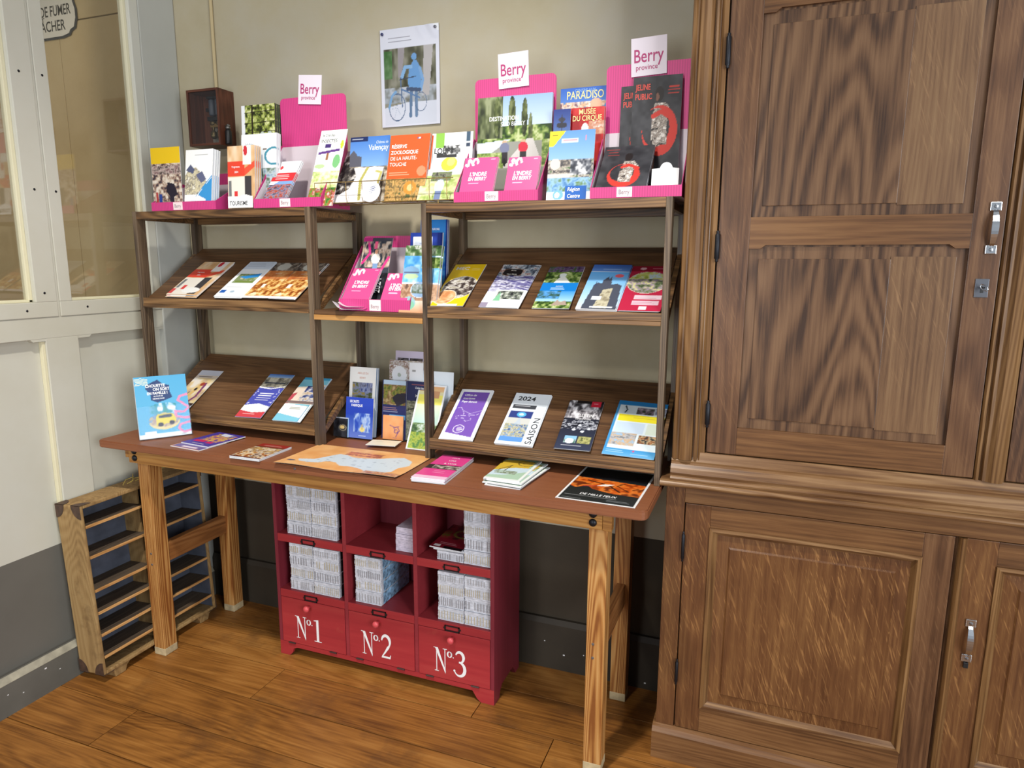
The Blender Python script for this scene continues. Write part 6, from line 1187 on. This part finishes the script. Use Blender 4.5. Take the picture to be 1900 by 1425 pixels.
lm = leaf('laminated_picture', 'laminated photo of a blue cyclist statue pinned to the back wall', 'picture', Ml, cv, .0006, mat=gloss_mat(), curl=c_lam)
for u_, v_, nm in ((.045, .955, 'push_pin'), (.945, .965, 'push_pin')):
    b = BM(); lathe(b, (u_*w_, v_*h_, .003), (0, 0, 1), [(0, .0046), (.003, .0046), (.0042, .003), (.0045, .001)], 14); obj(nm, b, flat('navy_pin' if u_ < .5 else 'grey_pin', (34, 40, 86) if u_ < .5 else (90, 90, 100), .3), lm, world=False)
# old glazed electrical box
gb = thing('glazed_box', 'small old mahogany box with glass front and brass works on the back wall', 'box', (.185, -.04, 1.80))
gx0, gx1, gy, gz0, gz1 = .112, .256, -.0795, 1.803, 1.997
MAH = wood('mahogany', [(52, 26, 18), (84, 46, 32), (104, 62, 44)], 'z', 8, 90, .4, .07, (.2, .8)); MAHX = wood('mahogany_x', [(52, 26, 18), (84, 46, 32), (104, 62, 44)], 'x', 8, 90, .4, .07, (.2, .8))
for q_ in ((gx0, gx0+.008, gy, -.0005, gz0, gz1), (gx1-.008, gx1, gy, -.0005, gz0, gz1)): obj('side_panel', box(*q_, .001), MAH, gb)
for q_ in ((gx0+.008, gx1-.008, gy, -.0005, gz0, gz0+.008), (gx0+.008, gx1-.008, gy, -.0005, gz1-.008, gz1)): obj('cross_panel', box(*q_, .001), MAHX, gb)
obj('back_board', box(gx0+.008, gx1-.008, -.008, -.0005, gz0+.008, gz1-.008), MAH, gb)
obj('mirror_plate', box(gx0+.045, gx1-.014, -.010, -.0082, gz0+.014, gz1-.018), flat('grey_plate', (150, 146, 136), .35, .3, noise=.2), gb)
obj('glass_front', box(gx0+.008, gx1-.008, gy+.003, gy+.005, gz0+.008, gz1-.008), M_GLASS, gb)
for x_ in (.186, .214):
    b = BM(); lathe(b, (x_, -.034, gz0+.110), (0, 0, 1), [(0, .010), (.004, .0125), (.052, .0125), (.056, .010)], 16); obj('coil', b, flat('coil_blue_grey', (58, 66, 80), .5), gb, smooth=True)
    b = BM(); lathe(b, (x_, -.034, gz0+.030), (0, 0, 1), [(0, .006), (.006, .011), (.024, .011), (.028, .005), (.045, .005), (.050, .012), (.060, .012)], 16); obj('terminal', b, flat('dark_brass', (96, 84, 58), .35, .8), gb, smooth=True)
    obj('pole_cap', box(x_-.014, x_+.014, -.048, -.018, gz0+.167, gz0+.175, .001), M_IRON, gb)
obj('works_bar', box(.170, .232, -.046, -.022, gz0+.092, gz0+.106, .001), M_IRON, gb)
obj('works_bracket', box(.150, .176, -.030, -.018, gz0+.128, gz0+.140, .001), M_IRON, gb)
b = BM(); bx(b, .176, .226, -.040, -.020, gz0+.070, gz0+.082, .001); obj('brass_block', b, flat('old_brass', (150, 124, 76), .35, .8), gb)
b = BM(); lathe(b, (gx1+.0125, -.052, gz0+.004), (0, 0, 1), [(0, .010), (.003, .0115), (.045, .0115), (.048, .009), (.052, .007)], 16); obj('side_insulator', b, M_BLACK, gb, smooth=True)
b = BM(); lathe(b, (gx1+.0125, -.052, gz0+.056), (0, 0, 1), [(0, .007), (.003, .009), (.008, .009), (.010, .005), (.016, .005), (.018, .003)], 14); cyl(b, (gx1-.001, -.052, gz0+.068), (gx1+.022, -.052, gz0+.068), .002, n=8); obj('terminal_screw', b, flat('dull_steel', (120, 118, 114), .4, .8), gb, smooth=True)
# enamel sign on the hall wall, behind the glass
sw, sh = .40, .25; sx_, sz_ = -.68, 2.263
sn = thing('enamel_sign', 'white enamel no smoking sign with a scalloped border behind the glass', 'sign', M=frame(Vector((sx_, -.006, sz_)), Vector((1, 0, 0)), Vector((0, 0, 1))))
half = [(.0, 1.0), (.20, .98), (.34, .90), (.42, .78), (.455, .70), (.475, .60), (.462, .52), (.488, .40), (.488, .26), (.455, .12), (.40, .085), (.375, .03), (.28, .0), (0, .0)]
pts = [(sw*x_, sh*y_) for x_, y_ in half]+[(-sw*x_, sh*y_) for x_, y_ in half[-2:0:-1]]
b = BM(); prism(b, pts, -.003, 0, 'z'); obj('border', b, flat('enamel_black', (40, 42, 44), .25, coat=.5), sn, world=False)
ins = [(x_*.955, sh*.5+(y_-sh*.5)*.93) for x_, y_ in pts]
b = BM(); prism(b, ins, .0002, .0012, 'z'); obj('plate', b, flat('enamel_cream', (222, 212, 190), .25, coat=.5), sn, world=False)
cvs = Cv(sw, sh)
for t_, yz, cap, wid_ in (('DÉFENSE DE FUMER', .352, .040, .330), ('ET', .70-.002, .016, .030), ('DE CRACHER', .125, .040, .258)):
    co, fs = text_mesh(t_, cap, .016, 1., 0, 1.); wn = co[:, 0].max()-co[:, 0].min()
    yy = {'DÉFENSE DE FUMER': 2.349, 'ET': 2.330-.004, 'DE CRACHER': 2.294}[t_]-sz_
    if t_ == 'ET': yy = 2.3395-.008-sz_
    cvs.text(t_, .5, 1-yy/sh, cap, (40, 40, 40), 'C', .016, wid_/wn)
lo = lettering(cvs, sn, .0016); lo.location = (-sw/2, 0, 0)
# fine wire of the old bell plant on the slatted case: dried sprig
sp = thing('dried_sprig', 'yellow dried sprig lying on top of the slatted case', 'sprig', (.10, -.40, .622))
rg = random.Random(3)
for i in range(9):
    b = BM(); y_ = -.46+.016*i; tube(b, [(.085, y_, .628), (.085+rg.uniform(-.02, .02), y_+.02, .634+rg.uniform(0, .01)), (.085+rg.uniform(-.03, .03), y_+.05, .632+rg.uniform(0, .016))], .0014, 5); obj('stalk', b, flat('dried_yellow', (170, 148, 70), .8), sp)
